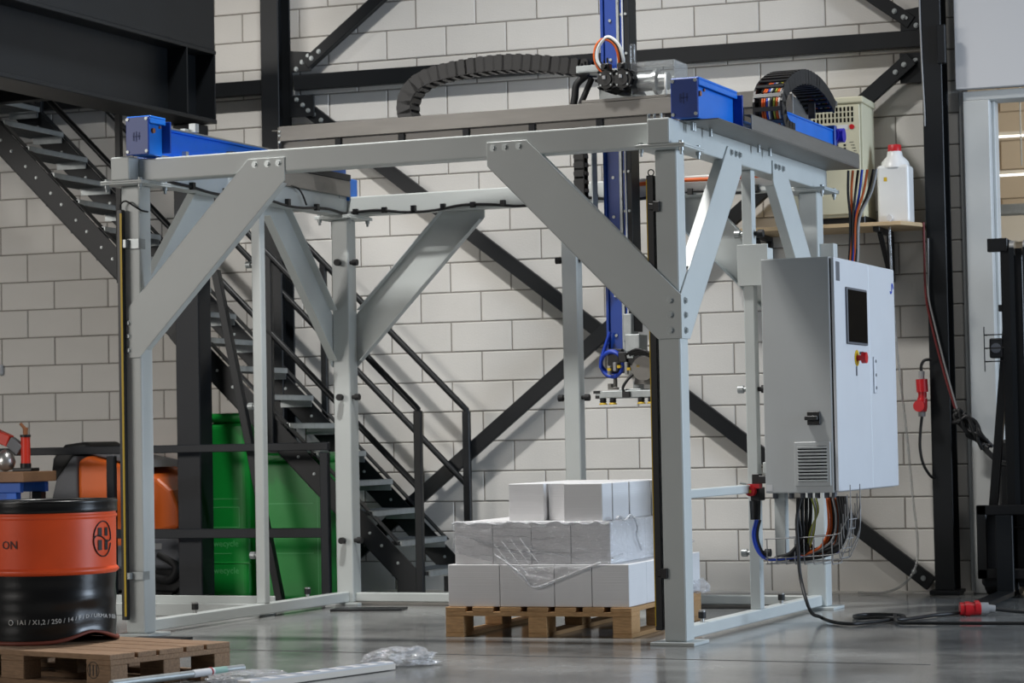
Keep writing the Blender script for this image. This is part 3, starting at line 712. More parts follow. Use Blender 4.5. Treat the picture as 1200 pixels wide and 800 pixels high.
# ================================================================== CARRIAGE WITH MOTORS, Z AXIS, GRIPPER
ca = FT('gantry_carriage', 'motor carriage with two black motors and clear guard on the cross beam', 'carriage', (2.2, 1.95, 2.93))
ca.part('base_plate', MB(0.002).box(1.93, 2.50, 1.86, 2.09, 2.927, 2.945), alu)
ca.part('side_plate', MB(0.002).prism([(1.99, 2.945), (2.29, 2.945), (2.24, 3.04), (2.02, 3.10), (1.99, 3.08)], 1.99, 2.0), galv)
ca.part('top_tray', MB(0.002).box(1.90, 2.10, 1.86, 2.05, 3.105, 3.11).box(1.90, 2.10, 1.86, 1.866, 3.11, 3.145).box(1.9, 2.1, 2.044, 2.05, 3.11, 3.145), galv)
for a, n in ((2.105, 0), (2.205, 1)):
    zc_ = 3.045-.004*n
    m = MB(.006, 2); m.cyl((a, 1.83, zc_), (a, 1.975, zc_), .066, 8, smooth=False).cyl((a, 1.80, zc_), (a, 1.832, zc_), .056, 8, smooth=False).cyl((a, 1.79, zc_), (a, 1.80, zc_), .036, 16)
    m.box(a-.03, a+.02, 1.80, 1.86, zc_+.05, zc_+.095).cyl((a-.005, 1.80, zc_+.075), (a-.005, 1.77, zc_+.075), .014, 10)
    mo = ca.part('motor', m, black)
    mm = MB(0.003)
    for q in range(8): mm.bar((a+.064*math.cos(q*.785), 1.80, 3.045+.064*math.sin(q*.785)), (a+.064*math.cos(q*.785), 1.96, 3.045+.064*math.sin(q*.785)), .016, .010, (math.cos(q*.785), 0, math.sin(q*.785)))
    ca.part('cooling_fins', mm, black, mo, kind='stuff')
    ca.part('plug', MB(0.002).box(a-.014, a+.004, 1.778, 1.79, 3.045, 3.065), cable_grey, mo)
    sc_ = MB()
    for q in range(4): sc_.cyl((a+.044*math.cos(q*1.571+.785), 1.80, zc_+.044*math.sin(q*1.571+.785)), (a+.044*math.cos(q*1.571+.785), 1.794, zc_+.044*math.sin(q*1.571+.785)), .006, 6)
    ca.part('screws', sc_, galv, mo, kind='stuff')
ca.part('gearbox', MB().cyl((2.26, 1.93, 3.035), (2.36, 1.93, 3.035), .055, 18).cyl((2.36, 1.93, 3.03), (2.38, 1.93, 3.03), .075, 18).cyl((2.38, 1.93, 3.03), (2.44, 1.93, 3.03), .05, 18), chrome)
ca.part('belt_arc', MB().torus((2.43, 1.90, 3.0), .07, .008, (1, .35, 0), 24, 6), cable_wht)
gm = MB()
gm.box(2.24, 2.50, 1.852, 1.856, 2.945, 3.135).box(2.24, 2.50, 2.08, 2.084, 2.945, 3.135).box(2.496, 2.50, 1.856, 2.08, 2.945, 3.135).box(2.24, 2.50, 1.852, 2.084, 3.135, 3.139)
ca.part('clear_guard', gm, acrylic)
ge = MB()
for a, b in ((2.24, 1.852), (2.497, 1.852), (2.497, 2.082)): ge.box(a, a+.003, b, b+.003, 2.945, 3.139)
ca.part('guard_edges', ge, galv, kind='stuff')
ca.part('standoff', MB().cyl((2.235, 1.90, 3.14), (2.235, 1.90, 3.245), .017, 10).cyl((2.235, 1.90, 3.245), (2.235, 1.90, 3.252), .012, 10), acrylic)
for col_, off, nm in ((cable_org, 0, 'hose'), (cable_wht, .022, 'hose'), (cable_blk, .012, 'hose')):
    ca.part(nm, MB().tube([(2.07+off, 1.85, 3.09), (2.03+off*.5, 1.84, 3.16), (2.035+off*.6, 1.84, 3.24), (2.085+off, 1.84, 3.285+off*.4), (2.145+off, 1.85, 3.25), (2.165+off, 1.87, 3.17), (2.15+off, 1.9, 3.12)], .011, 7), col_)
sm = MB()
for i in range(9): sm.cyl((1.92+.02*i, 1.90, 3.14), (1.92+.02*i, 1.90, 3.165+.01*(i % 3)), .006, 6)
ca.part('terminals', sm, black, kind='stuff')
ca.part('chain_drop', MB().tube([(1.94, 1.93, 3.10), (1.88, 1.92, 3.05), (1.865, 1.92, 2.97), (1.85, 1.92, 2.90)], .022, 7).tube([(1.97, 1.93, 3.08), (1.93, 1.92, 2.99), (1.90, 1.92, 2.93)], .018, 7), rubber)

za = FT('vertical_axis', 'tall blue vertical lift axis hanging through the carriage with suction gripper below', 'lift axis', (2.03, 2.2, 1.3))
za.part('profile', MB(0.003).box(1.955, 1.972, 2.12, 2.26, 1.55, 4.3).box(1.972, 2.052, 2.135, 2.26, 1.47, 4.3).box(1.955, 1.965, 2.13, 2.26, 1.47, 1.6), blue_dark)
za.part('guide_strip', MB(0.002).box(2.054, 2.072, 2.12, 2.2, 1.50, 4.3), galv)
za.part('rack', MB(0.002).box(2.074, 2.098, 2.13, 2.26, 1.62, 4.3), blue_dark)
za.part('cover_strip', MB(0.002).box(2.10, 2.13, 2.125, 2.26, 1.62, 4.3), steel_dark)
za.part('edge_wire', MB().cyl((2.094, 2.12, 1.62), (2.094, 2.12, 4.3), .005, 6), cable_wht)
bl = MB()
for i in range(14):
    z = 1.6+.23*i; bl.cyl((2.012, 2.135, z), (2.012, 2.128, z), .009, 8); bl.cyl((2.085, 2.13, z+.03), (2.085, 2.122, z+.03), .008, 8); bl.cyl((2.113, 2.125, z+.03), (2.113, 2.118, z+.03), .008, 8)
    bl.cyl((2.063, 2.12, z+.1), (2.063, 2.115, z+.1), .005, 6)
za.part('screws', bl, galv, kind='stuff')
# gripper head
za.part('gear_block', MB(0.004).box(2.075, 2.125, 2.08, 2.2, 1.56, 1.72).box(2.09, 2.18, 2.06, 2.2, 1.50, 1.60).box(2.09, 2.14, 2.06, 2.2, 1.46, 1.50), galv)
za.part('hose_coil', MB().torus((2.0, 2.08, 1.43), .072, .011, (.15, 1, .1), 28, 8).torus((1.995, 2.10, 1.445), .066, .009, (-.1, 1, .2), 28, 8).tube([(1.985, 2.1, 1.62), (1.955, 2.09, 1.53), (1.935, 2.08, 1.46), (1.93, 2.08, 1.41)], .011, 7), cable_blue)
za.part('valve_block', MB(0.004).box(1.97, 2.06, 2.09, 2.2, 1.38, 1.52).box(2.06, 2.24, 2.07, 2.25, 1.405, 1.475).box(2.05, 2.1, 2.05, 2.1, 1.44, 1.5).box(2.2, 2.26, 2.06, 2.2, 1.33, 1.44), black)
vv = MB(0.002)
for i in range(7): vv.box(1.985+.035*i, 2.003+.035*i, 2.045, 2.07, 1.37+.02*(i % 3), 1.42+.02*(i % 2))
za.part('fittings', vv, cable_grey, kind='stuff')
vv = MB()
for i in range(4): vv.cbox((2.0+.06*i, 2.04, 1.40+.015*(i % 2)), .02, .02, .016)
za.part('yellow_fittings', vv, yellow, kind='stuff')
za.part('gripper_body', MB().cyl((2.21, 2.12, 1.31), (2.21, 2.12, 1.46), .085, 16, r1=.06).cyl((2.21, 2.03, 1.40), (2.21, 2.2, 1.40), .07, 16), alu)
za.part('ball_joint', MB().cyl((2.005, 2.12, 1.30), (2.005, 2.12, 1.385), .012, 8).box(1.965, 1.985, 2.1, 2.14, 1.285, 1.32).box(1.985, 2.02, 2.1, 2.14, 1.285, 1.298), alu)
for q in range(5):
    za.part('loose_hose', MB().tube([(2.10+.03*q, 2.03, 1.48), (2.2+.03*q, 2.0, 1.51-.01*q), (2.29+.012*q, 2.02, 1.45), (2.31+.01*q, 2.05, 1.38)], .008, 6), cable_blk)
za.part('drop_hose', MB().tube([(2.15, 2.05, 1.375), (2.12, 2.02, 1.34), (2.095, 2.0, 1.29), (2.11, 2.0, 1.255)], .009, 6), cable_blk)
za.part('frame_bar', MB(0.003).box(1.925, 2.40, 2.0, 2.04, 1.235, 1.275), galv)
za.part('frame_bar', MB(0.003).box(1.925, 2.40, 2.24, 2.28, 1.235, 1.275), galv)
for a in (1.98, 2.33): za.part('frame_bar', MB(0.003).box(a, a+.04, 2.04, 2.24, 1.237, 1.273), galv)
za.part('mount_post', MB(0.003).box(2.12, 2.16, 2.1, 2.18, 1.275, 1.33).box(2.06, 2.2, 2.02, 2.24, 1.275, 1.285), galv)
for a in (1.925, 2.385): za.part('end_cap', MB().box(a-.012, a+.03, 1.998, 2.042, 1.262, 1.278).box(a+.0, a+.025, 1.998, 2.0, 1.232, 1.25), black)
za.part('coupling', MB().box(2.095, 2.14, 1.985, 2.0, 1.235, 1.27), black)
for b in (2.02,):
    for a in (1.965, 2.025, 2.2, 2.26):
        cu = za.part('suction_cup', MB().lathe([(.012, 0), (.022, -.004), (.016, -.012), (.022, -.018), (.015, -.026)], (a, b, 1.235), 14), rubber)
        za.part('cup_lip', MB().lathe([(.016, -.026), (.024, -.034), (.026, -.038), (.02, -.038)], (a, b, 1.235), 14), yellow, cu)
# vertical cable chain left of the axis
zc = FT('energy_chain', 'thick black cable chain hanging straight down left of the blue vertical axis', 'cable chain', (1.84, 2.05, 2.1))
chain(zc, [(1.845, 2.05, 2.72), (1.845, 2.05, 2.45), (1.85, 2.05, 2.15), (1.9, 2.07, 2.02), (1.95, 2.10, 2.0)], .06, .06, .05, (0, 1, 0))
zc.part('bracket', MB(0.002).box(1.92, 1.928, 2.02, 2.1, 2.3, 2.74).box(1.87, 1.93, 2.02, 2.1, 2.29, 2.30), galv)

# ================================================================== CONTROL CABINET
A0, A1, B0, B1, Z0, Z1 = 3.215, 3.585, 1.10, 2.34, .70, 1.925
cb_ = FT('control_cabinet', 'light grey two door control cabinet mounted on the right side of the frame', 'cabinet', ((A0+A1)/2, (B0+B1)/2, Z0))
cb_.part('carcass', MB(0.006, 2).box(A0, A1, B0, B1, Z0, Z1), cab_paint)
bm_ = (B0+.68)
d1 = cb_.part('door', MB(0.004).box(A1+.008, A1+.028, B0+.004, bm_-.002, Z0+.006, Z1-.004), door_paint)
d2 = cb_.part('door', MB(0.004).box(A1+.008, A1+.028, bm_+.002, B1-.004, Z0+.006, Z1-.004), door_paint)
cb_.part('door_seal', MB().box(A1, A1+.008, B0+.012, B1-.012, Z0+.012, Z1-.012), rubber)
AF = A1+.028
so = cb_.part('operator_screen', MB(0.003).box(AF, AF+.012, B0+.20, B0+.60, 1.475, 1.775), grey_plastic, d1)
cb_.part('screen_glass', MB(0.001).box(AF+.012, AF+.014, B0+.212, B0+.588, 1.487, 1.763), screen, d1)
cb_.part('emergency_plate', MB().cyl((AF, B0+.40, 1.405), (AF+.004, B0+.40, 1.405), .043, 20), yellow, d1)
cb_.part('emergency_button', MB().cyl((AF+.004, B0+.40, 1.405), (AF+.035, B0+.40, 1.405), .015, 14).cyl((AF+.03, B0+.40, 1.405), (AF+.055, B0+.40, 1.405), .03, 18), red, d1)
cb_.part('key_tag', MB().box(AF, AF+.003, B0+.38, B0+.40, 1.31, 1.36).box(AF, AF+.02, B0+.46, B0+.475, 1.425, 1.44), grey_plastic, d1)
cb_.part('door_label', MB().box(AF, AF+.0015, B0+.03, B0+.10, 1.80, 1.90), grey_plastic, d1)
cb_.part('door_handle', MB(0.004).box(AF, AF+.012, bm_+.05, bm_+.085, 1.22, 1.42), door_paint, d2)
lk = MB()
for z in (1.25, 1.32, 1.395): lk.cyl((AF+.012, bm_+.068, z), (AF+.015, bm_+.068, z), .009, 10)
cb_.part('locks', lk, grey_plastic, d2, kind='stuff')
cb_.part('maker_emblem', MB().tube([(AF+.001, B1-.10, 1.795), (AF+.001, B1-.085, 1.783), (AF+.001, B1-.068, 1.795), (AF+.001, B1-.064, 1.825), (AF+.001, B1-.055, 1.84), (AF+.001, B1-.04, 1.828), (AF+.001, B1-.036, 1.81)], .004, 5), cable_blue, d2)
# vent grille and main switch on the side facing the camera
vt = cb_.part('vent_grille', MB(0.003).box(3.378, 3.572, B0-.008, B0, .735, .965), cab_paint)
vb = MB(); vb.box(3.398, 3.552, B0-.0085, B0-.0079, .757, .943)
cb_.part('vent_opening', vb, screen, vt)
for i in range(11): cb_.part('louvre', MB().hexa([(3.396, B0-.009, .758+.0172*i), (3.554, B0-.009, .758+.0172*i), (3.554, B0-.0085, .758+.0172*i), (3.396, B0-.0085, .758+.0172*i), (3.396, B0-.016, .766+.0172*i), (3.554, B0-.016, .766+.0172*i), (3.554, B0-.0085, .769+.0172*i), (3.396, B0-.0085, .769+.0172*i)]), cab_paint, vt)
sw = cb_.part('main_switch', MB(0.003).box(3.452, 3.522, B0-.012, B0, 1.052, 1.122), black)
cb_.part('switch_knob', MB(0.003).box(3.445, 3.515, B0-.04, B0-.012, 1.077, 1.099), black, sw)
cb_.part('type_label', MB().box(3.222, 3.255, B0-.002, B0, .712, .745), white_sheet)
gl = MB()
for a in (3.24, 3.33, 3.39, 3.43, 3.47, 3.52, 3.56): gl.cyl((a, B0+.09, Z0), (a, B0+.09, Z0-.03), .014, 8)
cb_.part('cable_glands', gl, grey_plastic, kind='stuff')
cb_.part('support_leg', MB(0.003).box(3.23, 3.29, B0+.1, B0+.16, .36, Z0), frame_paint)
cb_.part('mounting_rail', MB(0.003).box(X1, A0, 1.28, 1.34, .80, .86).box(X1, A0, 1.28, 1.34, 1.84, 1.9).box(X1, A0, 2.26, 2.32, 1.8, 1.86), frame_paint)
# wire basket with cables below
wb = FT('wire_basket', 'wire mesh cable basket full of loops under the control cabinet', 'cable tray', (3.42, 1.2, .33))
bw = MB()
prof = [(B0+.02, .46), (B0+.02, .36), (B0+.03, .33), (B0+.2, .33), (B0+.21, .36), (B0+.21, .46)]
for a in [3.21+.05*i for i in range(8)]: bw.tube([(a, p[0], p[1]) for p in prof], .003, 5, False)
curve = lambda pz: [(3.20, pz[0], pz[1]), (3.56, pz[0], pz[1]+.02), (3.62, pz[0], pz[1]+.06), (3.66, pz[0], pz[1]+.16), (3.665, pz[0], pz[1]+.28)]
for p in prof: bw.tube(curve(p), .003, 5)
for i in range(5):
    dz = .05*i; bw.tube([(3.60+.012*i, p[0], p[1]+.03+dz) for p in prof], .003, 5, False)
wb.part('mesh_wires', bw, cable_grey)
cm_list = [cable_org, cable_org, cable_blk, cable_blk, cable_grey, cable_org, cable_blk, cable_red, cable_blk, cable_org]
for i, cm in enumerate(cm_list):
    a = 3.525+.008*i; b = B0+.05+.014*(i % 4); r_ = .0075 if cm is not cable_blk else .012
    wb.part('cable', MB().tube([(a, b+.02, .67), (a+.012+.002*i, b, .59), (a+.010+.002*i, b-.01, .50), (a-.03+.004*i, b-.02, .42+.004*(i % 5)), (a-.13, b, .375+.006*(i % 3)), (3.34+.01*i, b+.03, .365)], r_, 6), cm)
for i in range(4):
    a = 3.37+.018*i; b = B0+.04+.015*i
    wb.part('cable', MB().tube([(a, b+.03, .67), (a+.006, b, .58), (a+.02-.008*i, b-.01, .47), (a-.03, b-.02, .39), (a-.12, b, .36), (3.25, b+.02, .352)], .011, 6), cable_blk)
for i in range(4):
    wb.part('cable', MB().tube([(3.585+.014*i, B0+.06, .68), (3.60+.012*i, B0+.05, .58), (3.595+.012*i, B0+.04, .48), (3.56+.008*i, B0+.04, .405), (3.47, B0+.05+.01*i, .365), (3.32, B0+.06+.01*i, .352)], .011, 6), cable_blk)
for i in range(3):
    wb.part('cable', MB().tube([(3.44+.012*i, B0+.08, .67), (3.46+.008*i, B0+.07, .60), (3.455-.01*i, B0+.06, .50), (3.43, B0+.05, .40), (3.45+.03*i, B0+.08, .37)], .005, 5), (cable_grn, cable_grey, cable_grn)[i])
for i in range(3):
    wb.part('air_hose', MB().tube([(3.14+.012*i, 1.16, .56), (3.125+.012*i, 1.15, .48), (3.15+.012*i, 1.14, .40), (3.21, 1.13+.01*i, .355), (3.33, 1.14+.012*i, .362), (3.45, 1.16, .375), (3.58, 1.18, .39)], .0075, 6), (cable_blue, cable_blue, cable_blk)[i])
for c_, r_ in (((3.40, B0+.05, .41), .028), ((3.425, B0+.07, .405), .022)):
    wb.part('coil', MB().torus(c_, r_, .010, (.3, 1, 0), 18, 6), rubber)
# air unit on the slender upright
au = FT('air_valve', 'small red and black air valve clamped on the slender right upright', 'valve', (3.13, 1.22, .56))
au.part('body', MB(0.004).box(3.11, 3.16, 1.17, 1.27, .66, .73), black)
au.part('red_knob', MB().cyl((3.12, 1.13, .71), (3.12, 1.17, .71), .026, 14).box(3.10, 3.165, 1.15, 1.2, .725, .748), red)
au.part('knob_centre', MB().cyl((3.12, 1.125, .71), (3.12, 1.13, .71), .009, 8), yellow)
au.part('bowl', MB().cyl((3.125, 1.2, .56), (3.125, 1.2, .66), .026, 14, r1=.03), black)
au.part('fitting', MB(0.002).box(3.11, 3.15, 1.2, 1.26, .73, .80).box(3.15, 3.19, 1.19, 1.24, .75, .79), black)
au.part('lever', MB().cyl((3.11, 1.16, .745), (3.06, 1.15, .755), .006, 6), galv)

# ================================================================== FLOOR CABLE AND PLUGS
def FL(x, y, z=.013): return (x, y, z)
t = thing('power_cable', 'black power cable looping across the floor from the cabinet', 'cable', (-2.7, -2.3, 0))
p0 = FW(3.40, 1.14, .62); p1 = FW(3.40, 1.12, .30)
base = Vector(t.location)
def rel(l): return [tuple(Vector(p) - base) for p in l]
MB().tube(rel([FW(3.39, 1.15, .67), FW(3.375, 1.12, .56), FW(3.385, 1.1, .42), FW(3.40, 1.08, .26), FW(3.47, 1.0, .10), (-3.02, -2.45, .03), (-2.93, -2.56, .013), (-2.80, -2.70, .013), (-2.72, -2.56, .013), (-2.645, -2.36, .013), (-2.60, -2.28, .014), (-2.66, -2.12, .018), (-2.84, -2.02, .013), (-2.90, -2.14, .013), (-2.84, -2.30, .013), (-2.72, -2.34, .022), (-2.60, -2.38, .013), (-2.48, -2.05, .013), (-2.345, -1.93, .018)]), .0095, 8).build('sheath', cable_blk, t)
MB().tube(rel([(-2.64, -2.33, .036), (-2.62, -2.42, .014), (-2.56, -2.60, .013), (-2.44, -2.61, .013), (-2.2, -2.6, .013), (-1.93, -2.58, .013), (-1.3, -2.5, .013)]), .0095, 8).build('sheath', cable_blk, t)
MB().cyl(Vector((-2.36, -1.95, .04))-base, Vector((-2.255, -1.912, .04))-base, .036, 14).cyl(Vector((-2.335, -1.941, .04))-base, Vector((-2.31, -1.932, .04))-base, .041, 14).cyl(Vector((-2.285, -1.922, .045))-base, Vector((-2.262, -1.914, .045))-base, .041, 14).build('plug', red, t, label='red plug body')
MB().cyl(Vector((-2.255, -1.912, .04))-base, Vector((-2.215, -1.897, .04))-base, .034, 12).cyl(Vector((-2.215, -1.897, .04))-base, Vector((-2.18, -1.885, .035))-base, .022, 10).build('plug_collar', cable_grey, t)
MB().tube(rel([(-2.185, -1.886, .035), (-2.0, -1.84, .015), (-1.8, -1.86, .013), (-1.3, -1.9, .013)]), .0095, 8).build('sheath', cable_blk, t)

# ================================================================== SHELF, COMPRESSED-AIR DRYER, CANISTER
t = thing('wall_shelf', 'plywood shelf board bracketed to the block wall on the right', 'shelf', (-3.4, 0, 2.27))
MB(0.002).prism([(-.75, -.50), (.49, -.50), (.575, -.30), (.575, -.012), (-.75, -.012)], 0, .024, 'z').build('board', shelf_wood, t)
for x in (.33, -.45):
    b = MB(0.002).box(x-.02, x+.02, -.47, -.02, -.03, -.001).box(x-.02, x+.02, -.05, -.012, -.32, -.03); b.bar((x, -.04, -.30), (x, -.36, -.03), .03, .02, (0, 1, 0)); b.build('bracket', black, t)
t = thing('air_dryer', 'beige compressed air dryer with slotted vents on the wall shelf', 'dryer', (-3.38, -.27, 2.296))
W2 = .235
MB(0.004).box(-W2, W2, -.16, .17, .0, .05).build('plinth', black, t)
MB(0.008, 2).box(-W2, W2, -.17, .18, .04, .745).build('casing', beige, t)
MB(0.008, 2).box(-W2-.01, W2+.01, -.19, .19, .745, .785).build('lid', beige, t)
fp = MB(0.003).box(-W2+.014, W2-.014, -.186, -.171, .06, .735).build('front_panel', beige, t)
sl = MB()
for r_ in range(3):
    for c_ in range(16): sl.box(-.19+.024*c_, -.178+.024*c_, -.188, -.1855, .628+.034*r_, .654+.034*r_)
sl.build('vent_slots', screen, fp, kind='stuff')
MB().box(.08, .15, -.1875, -.186, .582, .612).build('warning_label', white_sheet, fp)
MB().cyl((.172, -.186, .598), (.172, -.190, .598), .016, 12).build('red_lamp', red, fp)
pr = MB(); pr.cyl((.125, -.186, .53), (.125, -.189, .53), .010, 8)
for i in range(3): pr.box(.118, .132, -.1875, -.186, .435+.022*i, .449+.022*i)
for i in range(5): pr.box(.155+.008*i, .18+.006*i, -.1872, -.186, .50-.018*i, .504-.018*i)
pr.build('panel_symbols', dark_print, fp, kind='stuff')
text_on('lettering', 'ON', .055, dark_print, fp, lambda u, v: (.045+u, -.1872, .50+v))
text_on('lettering', 'E', .065, dark_print, fp, lambda u, v: (.066+u, -.1872, .435+v))
t = thing('canister', 'white plastic canister with red screw cap on the wall shelf', 'canister', (-2.985, -.26, 2.296))
m = MB(.018, 3); m.box(-.10, .10, -.085, .085, 0, .36); m.build('body', can_m, t)
MB().lathe([(.095, .345), (.085, .385), (.05, .42), (.045, .45)], (0, 0, 0), 20).build('shoulder', can_m, t)
MB().lathe([(.042, .445), (.042, .487), (.038, .492)], (0, 0, 0), 16).build('cap', red, t)
MB().cyl((-.02, -.085, .03), (-.02, -.12, .03), .018, 10).cyl((-.02, -.11, .05), (-.02, -.11, .005), .010, 8).build('tap', white_sheet, t)
MB().box(-.055, -.035, -.0865, -.085, .26, .285).build('hazard_mark', yellow, t)
t = thing('drain_tube', 'clear plastic drain tube hanging from the canister tap to the floor', 'tube', (-3.0, -.2, 0))
MB().tube([(-.005, -.172, 2.295), (-.005, -.172, 2.15), (.0, -.1, 1.6), (.03, 0.02, 1.0), (.055, .04, .6), (.075, .05, .33), (.06, .04, .17), (-.02, .03, .06), (-.14, .02, .012), (-.3, .02, .012)], .008, 7).build('hose', tube_clear, t)

# ================================================================== HANGING SOCKET AND CABLES AT THE RIGHT COLUMN
t = thing('column_cable', 'thin grey cable running down the left edge of the right column', 'cable', (-2.815, -.215, 2.9))
MB().tube([(0, 0, 2.0), (.0, 0, .8), (.003, 0, .55), (.008, 0, .3), (.014, 0, .1), (.014, 0, 0)], .006, 6).build('sheath', cable_grey, t)
t = thing('hanging_socket', 'red industrial plug and socket hanging beside the right column', 'plug', (-2.85, -.28, 1.13))
MB().cyl((0, 0, .20), (.004, 0, .12), .036, 14).cyl((.004, 0, .12), (.003, 0, .085), .026, 12).build('plug', red, t)
MB().cyl((.003, 0, .085), (-.003, 0, .03), .030, 14, r1=.036).cyl((-.003, 0, .03), (-.003, 0, .0), .036, 14, r1=.03).cyl((-.01, -.03, .035), (-.012, -.052, .035), .036, 14).build('socket', red, t)
MB().cyl((0, 0, .20), (.002, 0, .25), .018, 10).build('gland', cable_grey, t)
MB().cyl((-.003, 0, 0), (-.003, 0, -.03), .022, 10).build('gland', cable_grey, t)
MB().tube([(.002, 0, .24), (.0, 0, .28), (.02, .0, .315), (.06, .02, .32)], .010, 6).build('cable', cable_blk, t)
MB().tube([(-.003, 0, -.03), (-.015, 0, -.12), (-.02, 0, -.22), (-.005, .01, -.32), (.03, .03, -.39), (.055, .05, -.41)], .010, 6).build('cable', cable_blk, t)
t = thing('supply_lines', 'red and grey supply lines running down the front of the right column', 'cables', (-2.7, -.24, 1.0))
MB().tube([(-.12, .0, 1.30), (-.12, 0, 1.1), (-.118, -.0, .86), (-.09, 0, .68), (-.03, -.005, .42), (.03, -.005, .2), (.06, 0, .1)], .008, 6).build('red_line', cable_red, t)
MB().tube([(-.095, .0, 1.2), (-.098, 0, 1.0), (-.10, -.0, .84), (-.07, 0, .68), (-.012, -.005, .42), (.043, -.005, .2), (.07, 0, .1)], .006, 6).build('grey_line', cable_grey, t)
random.seed(3)
for i in range(7):
    pts = [(.05+.01*i, -.01, .12)]
    for k in range(5): pts.append((.06+.045*k+random.uniform(-.03, .03), -.02+random.uniform(-.02, .02), .10-.05*k+random.uniform(-.05, .05)))
    MB().tube(pts, .012, 6).build('tied_coil', cable_blk, t)
for i in range(3): MB().tube([(.20, -.02, -.06-.015*i), (.27, -.03, -.14-.012*i), (.34, -.04, -.185-.01*i), (.42, -.06, -.19-.008*i)], .009, 6).build('tail', cable_blk, t)

# ================================================================== FORKLIFT AT THE RIGHT EDGE
t = thing('forklift', 'black forklift mast and chassis cut off by the right picture edge', 'forklift', (-2.05, -.3, 0))
def fk(mb, name, m=black, parent=None): return mb.build(name, m, parent or t)
for x in (-.235, .42): fk(MB(.004).box(x-.03, x+.03, -.20, -.10, .05, 2.15), 'mast_upright')
for x in (-.165, .35): fk(MB(.004).box(x-.025, x+.025, -.16, -.08, .08, 2.10), 'mast_inner')
fk(MB(.004).box(-.25, .44, -.14, -.08, 2.02, 2.08), 'mast_crossbar'); fk(MB(.004).box(-.25, .44, -.12, -.08, .62, .70), 'mast_crossbar')
for x in (-.195, -.115): fk(MB().cyl((x-.014, -.17, 2.10), (x+.014, -.17, 2.10), .045, 18), 'chain_pulley', chrome)
for x in (-.195, -.115): fk(MB().box(x-.014, x+.014, -.222, -.214, .5, 2.1), 'lift_chain', steel_dark)
fk(MB(.003).box(-.34, -.22, -.21, -.15, 2.08, 2.16), 'hose_guide')
fk(MB(.003).box(-.285, -.255, -.20, -.16, 1.72, 1.76), 'hose_clip')
fk(MB().bar((-.36, -.1, .55), (-.24, -.1, 1.72), .05, .05, (0, 1, 0)), 'tilt_strut')
lamp = fk(MB(.01, 2).box(-.345, -.265, -.20, -.12, 1.44, 1.56), 'work_lamp', rubber)
lg_ = MB()
for zz in (1.42, 1.50, 1.58): lg_.tube([(-.37, -.12, zz), (-.37, -.22, zz), (-.25, -.22, zz)], .004, 5, False)
lg_.tube([(-.37, -.22, 1.36), (-.37, -.22, 1.63)], .004, 5, False); fk(lg_, 'lamp_guard', black, lamp)
fk(MB().cyl((-.305, -.206, 1.50), (-.305, -.2, 1.50), .03, 14), 'lamp_glass', grey_plastic, lamp)
cr = fk(MB(.005).box(-.44, .6, -.26, -.22, .50, .56).box(-.44, .6, -.26, -.22, .12, .18).box(-.44, -.38, -.26, -.22, .12, .56).box(-.15, -.09, -.26, -.22, .12, .56), 'fork_carriage')
fk(MB(.02, 2).box(-.36, .7, .1, 1.3, .18, .95), 'chassis')
fk(MB(.04, 3).box(-.43, .6, -.20, -.15, .07, .55), 'backing_plate', rubber)
fk(MB(.004).box(-.30, .5, -.215, -.20, .16, .18).box(-.30, .5, -.215, -.20, .42, .435), 'plate_rib')
fk(MB().cyl((-.45, .2, .27), (-.25, .2, .27), .27, 26), 'front_wheel', rubber)
fk(MB().cyl((.45, .2, .27), (.65, .2, .27), .27, 26), 'front_wheel', rubber)
for x in (-.27, .35): fk(MB(.003).box(x-.05, x+.05, -1.3, -.26, .02, .05).box(x-.05, x+.05, -.30, -.26, .02, .5), 'fork_tine', steel_dark)

# ================================================================== PALLETS
def pallet(name, label, loc, rz, Lx, Ly, h, m, nd=7, deck='y'):
    """deck boards run along local x when deck == 'x'"""
    t = thing(name, label, 'pallet', loc, rz)
    hb = .022
    bl = .1
    for i, x in enumerate((0, .5, 1)):
        for j, y in enumerate((0, .5, 1)):
            bx, by = (.145, .10) if deck == 'x' else (.10, .145)
            px = x*(Lx-bx); py = y*(Ly-by)
            MB(.003).box(px, px+bx, py, py+by, hb, h-2*hb).build('block', m, t)
    if deck == 'x':
        for x in (0, .5, 1): MB(.002).box(x*(Lx-.145), x*(Lx-.145)+.145, 0, Ly, h-2*hb, h-hb).build('stringer_board', m, t)
        for y in (0, .5, 1): MB(.002).box(0, Lx, y*(Ly-.10), y*(Ly-.1)+.1, 0, hb).build('bottom_board', m, t)
        w = .145 if nd <= 5 else .1
        for i in range(nd):
            ww = w if i % 2 == 0 else w*.75; y0 = i*(Ly-w)/(nd-1) + (w-ww)/2
            MB(.002).box(random.uniform(-.004, .004), Lx+random.uniform(-.004, .004), y0, y0+ww, h-hb, h+random.uniform(0, .002)).build('deck_board', m, t)
    else:
        for y in (0, .5, 1): MB(.002).box(0, Lx, y*(Ly-.145), y*(Ly-.145)+.145, h-2*hb, h-hb).build('stringer_board', m, t)
        for x in (0, .5, 1): MB(.002).box(x*(Lx-.1), x*(Lx-.1)+.1, 0, Ly, 0, hb).build('bottom_board', m, t)
        w = .11
        for i in range(nd):
            x0 = i*(Lx-w)/(nd-1)
            MB(.002).box(x0, x0+w, random.uniform(-.004, .004), Ly+random.uniform(-.004, .004), h-hb, h+random.uniform(0, .002)).build('deck_board', m, t)
    return t
PH = .152
pallet('wooden_pallet', 'light wooden pallet under the stack of white paper bundles', (-4.715, -3.595, 0), .004, 1.0, 1.30, PH, wood, 7, 'y')
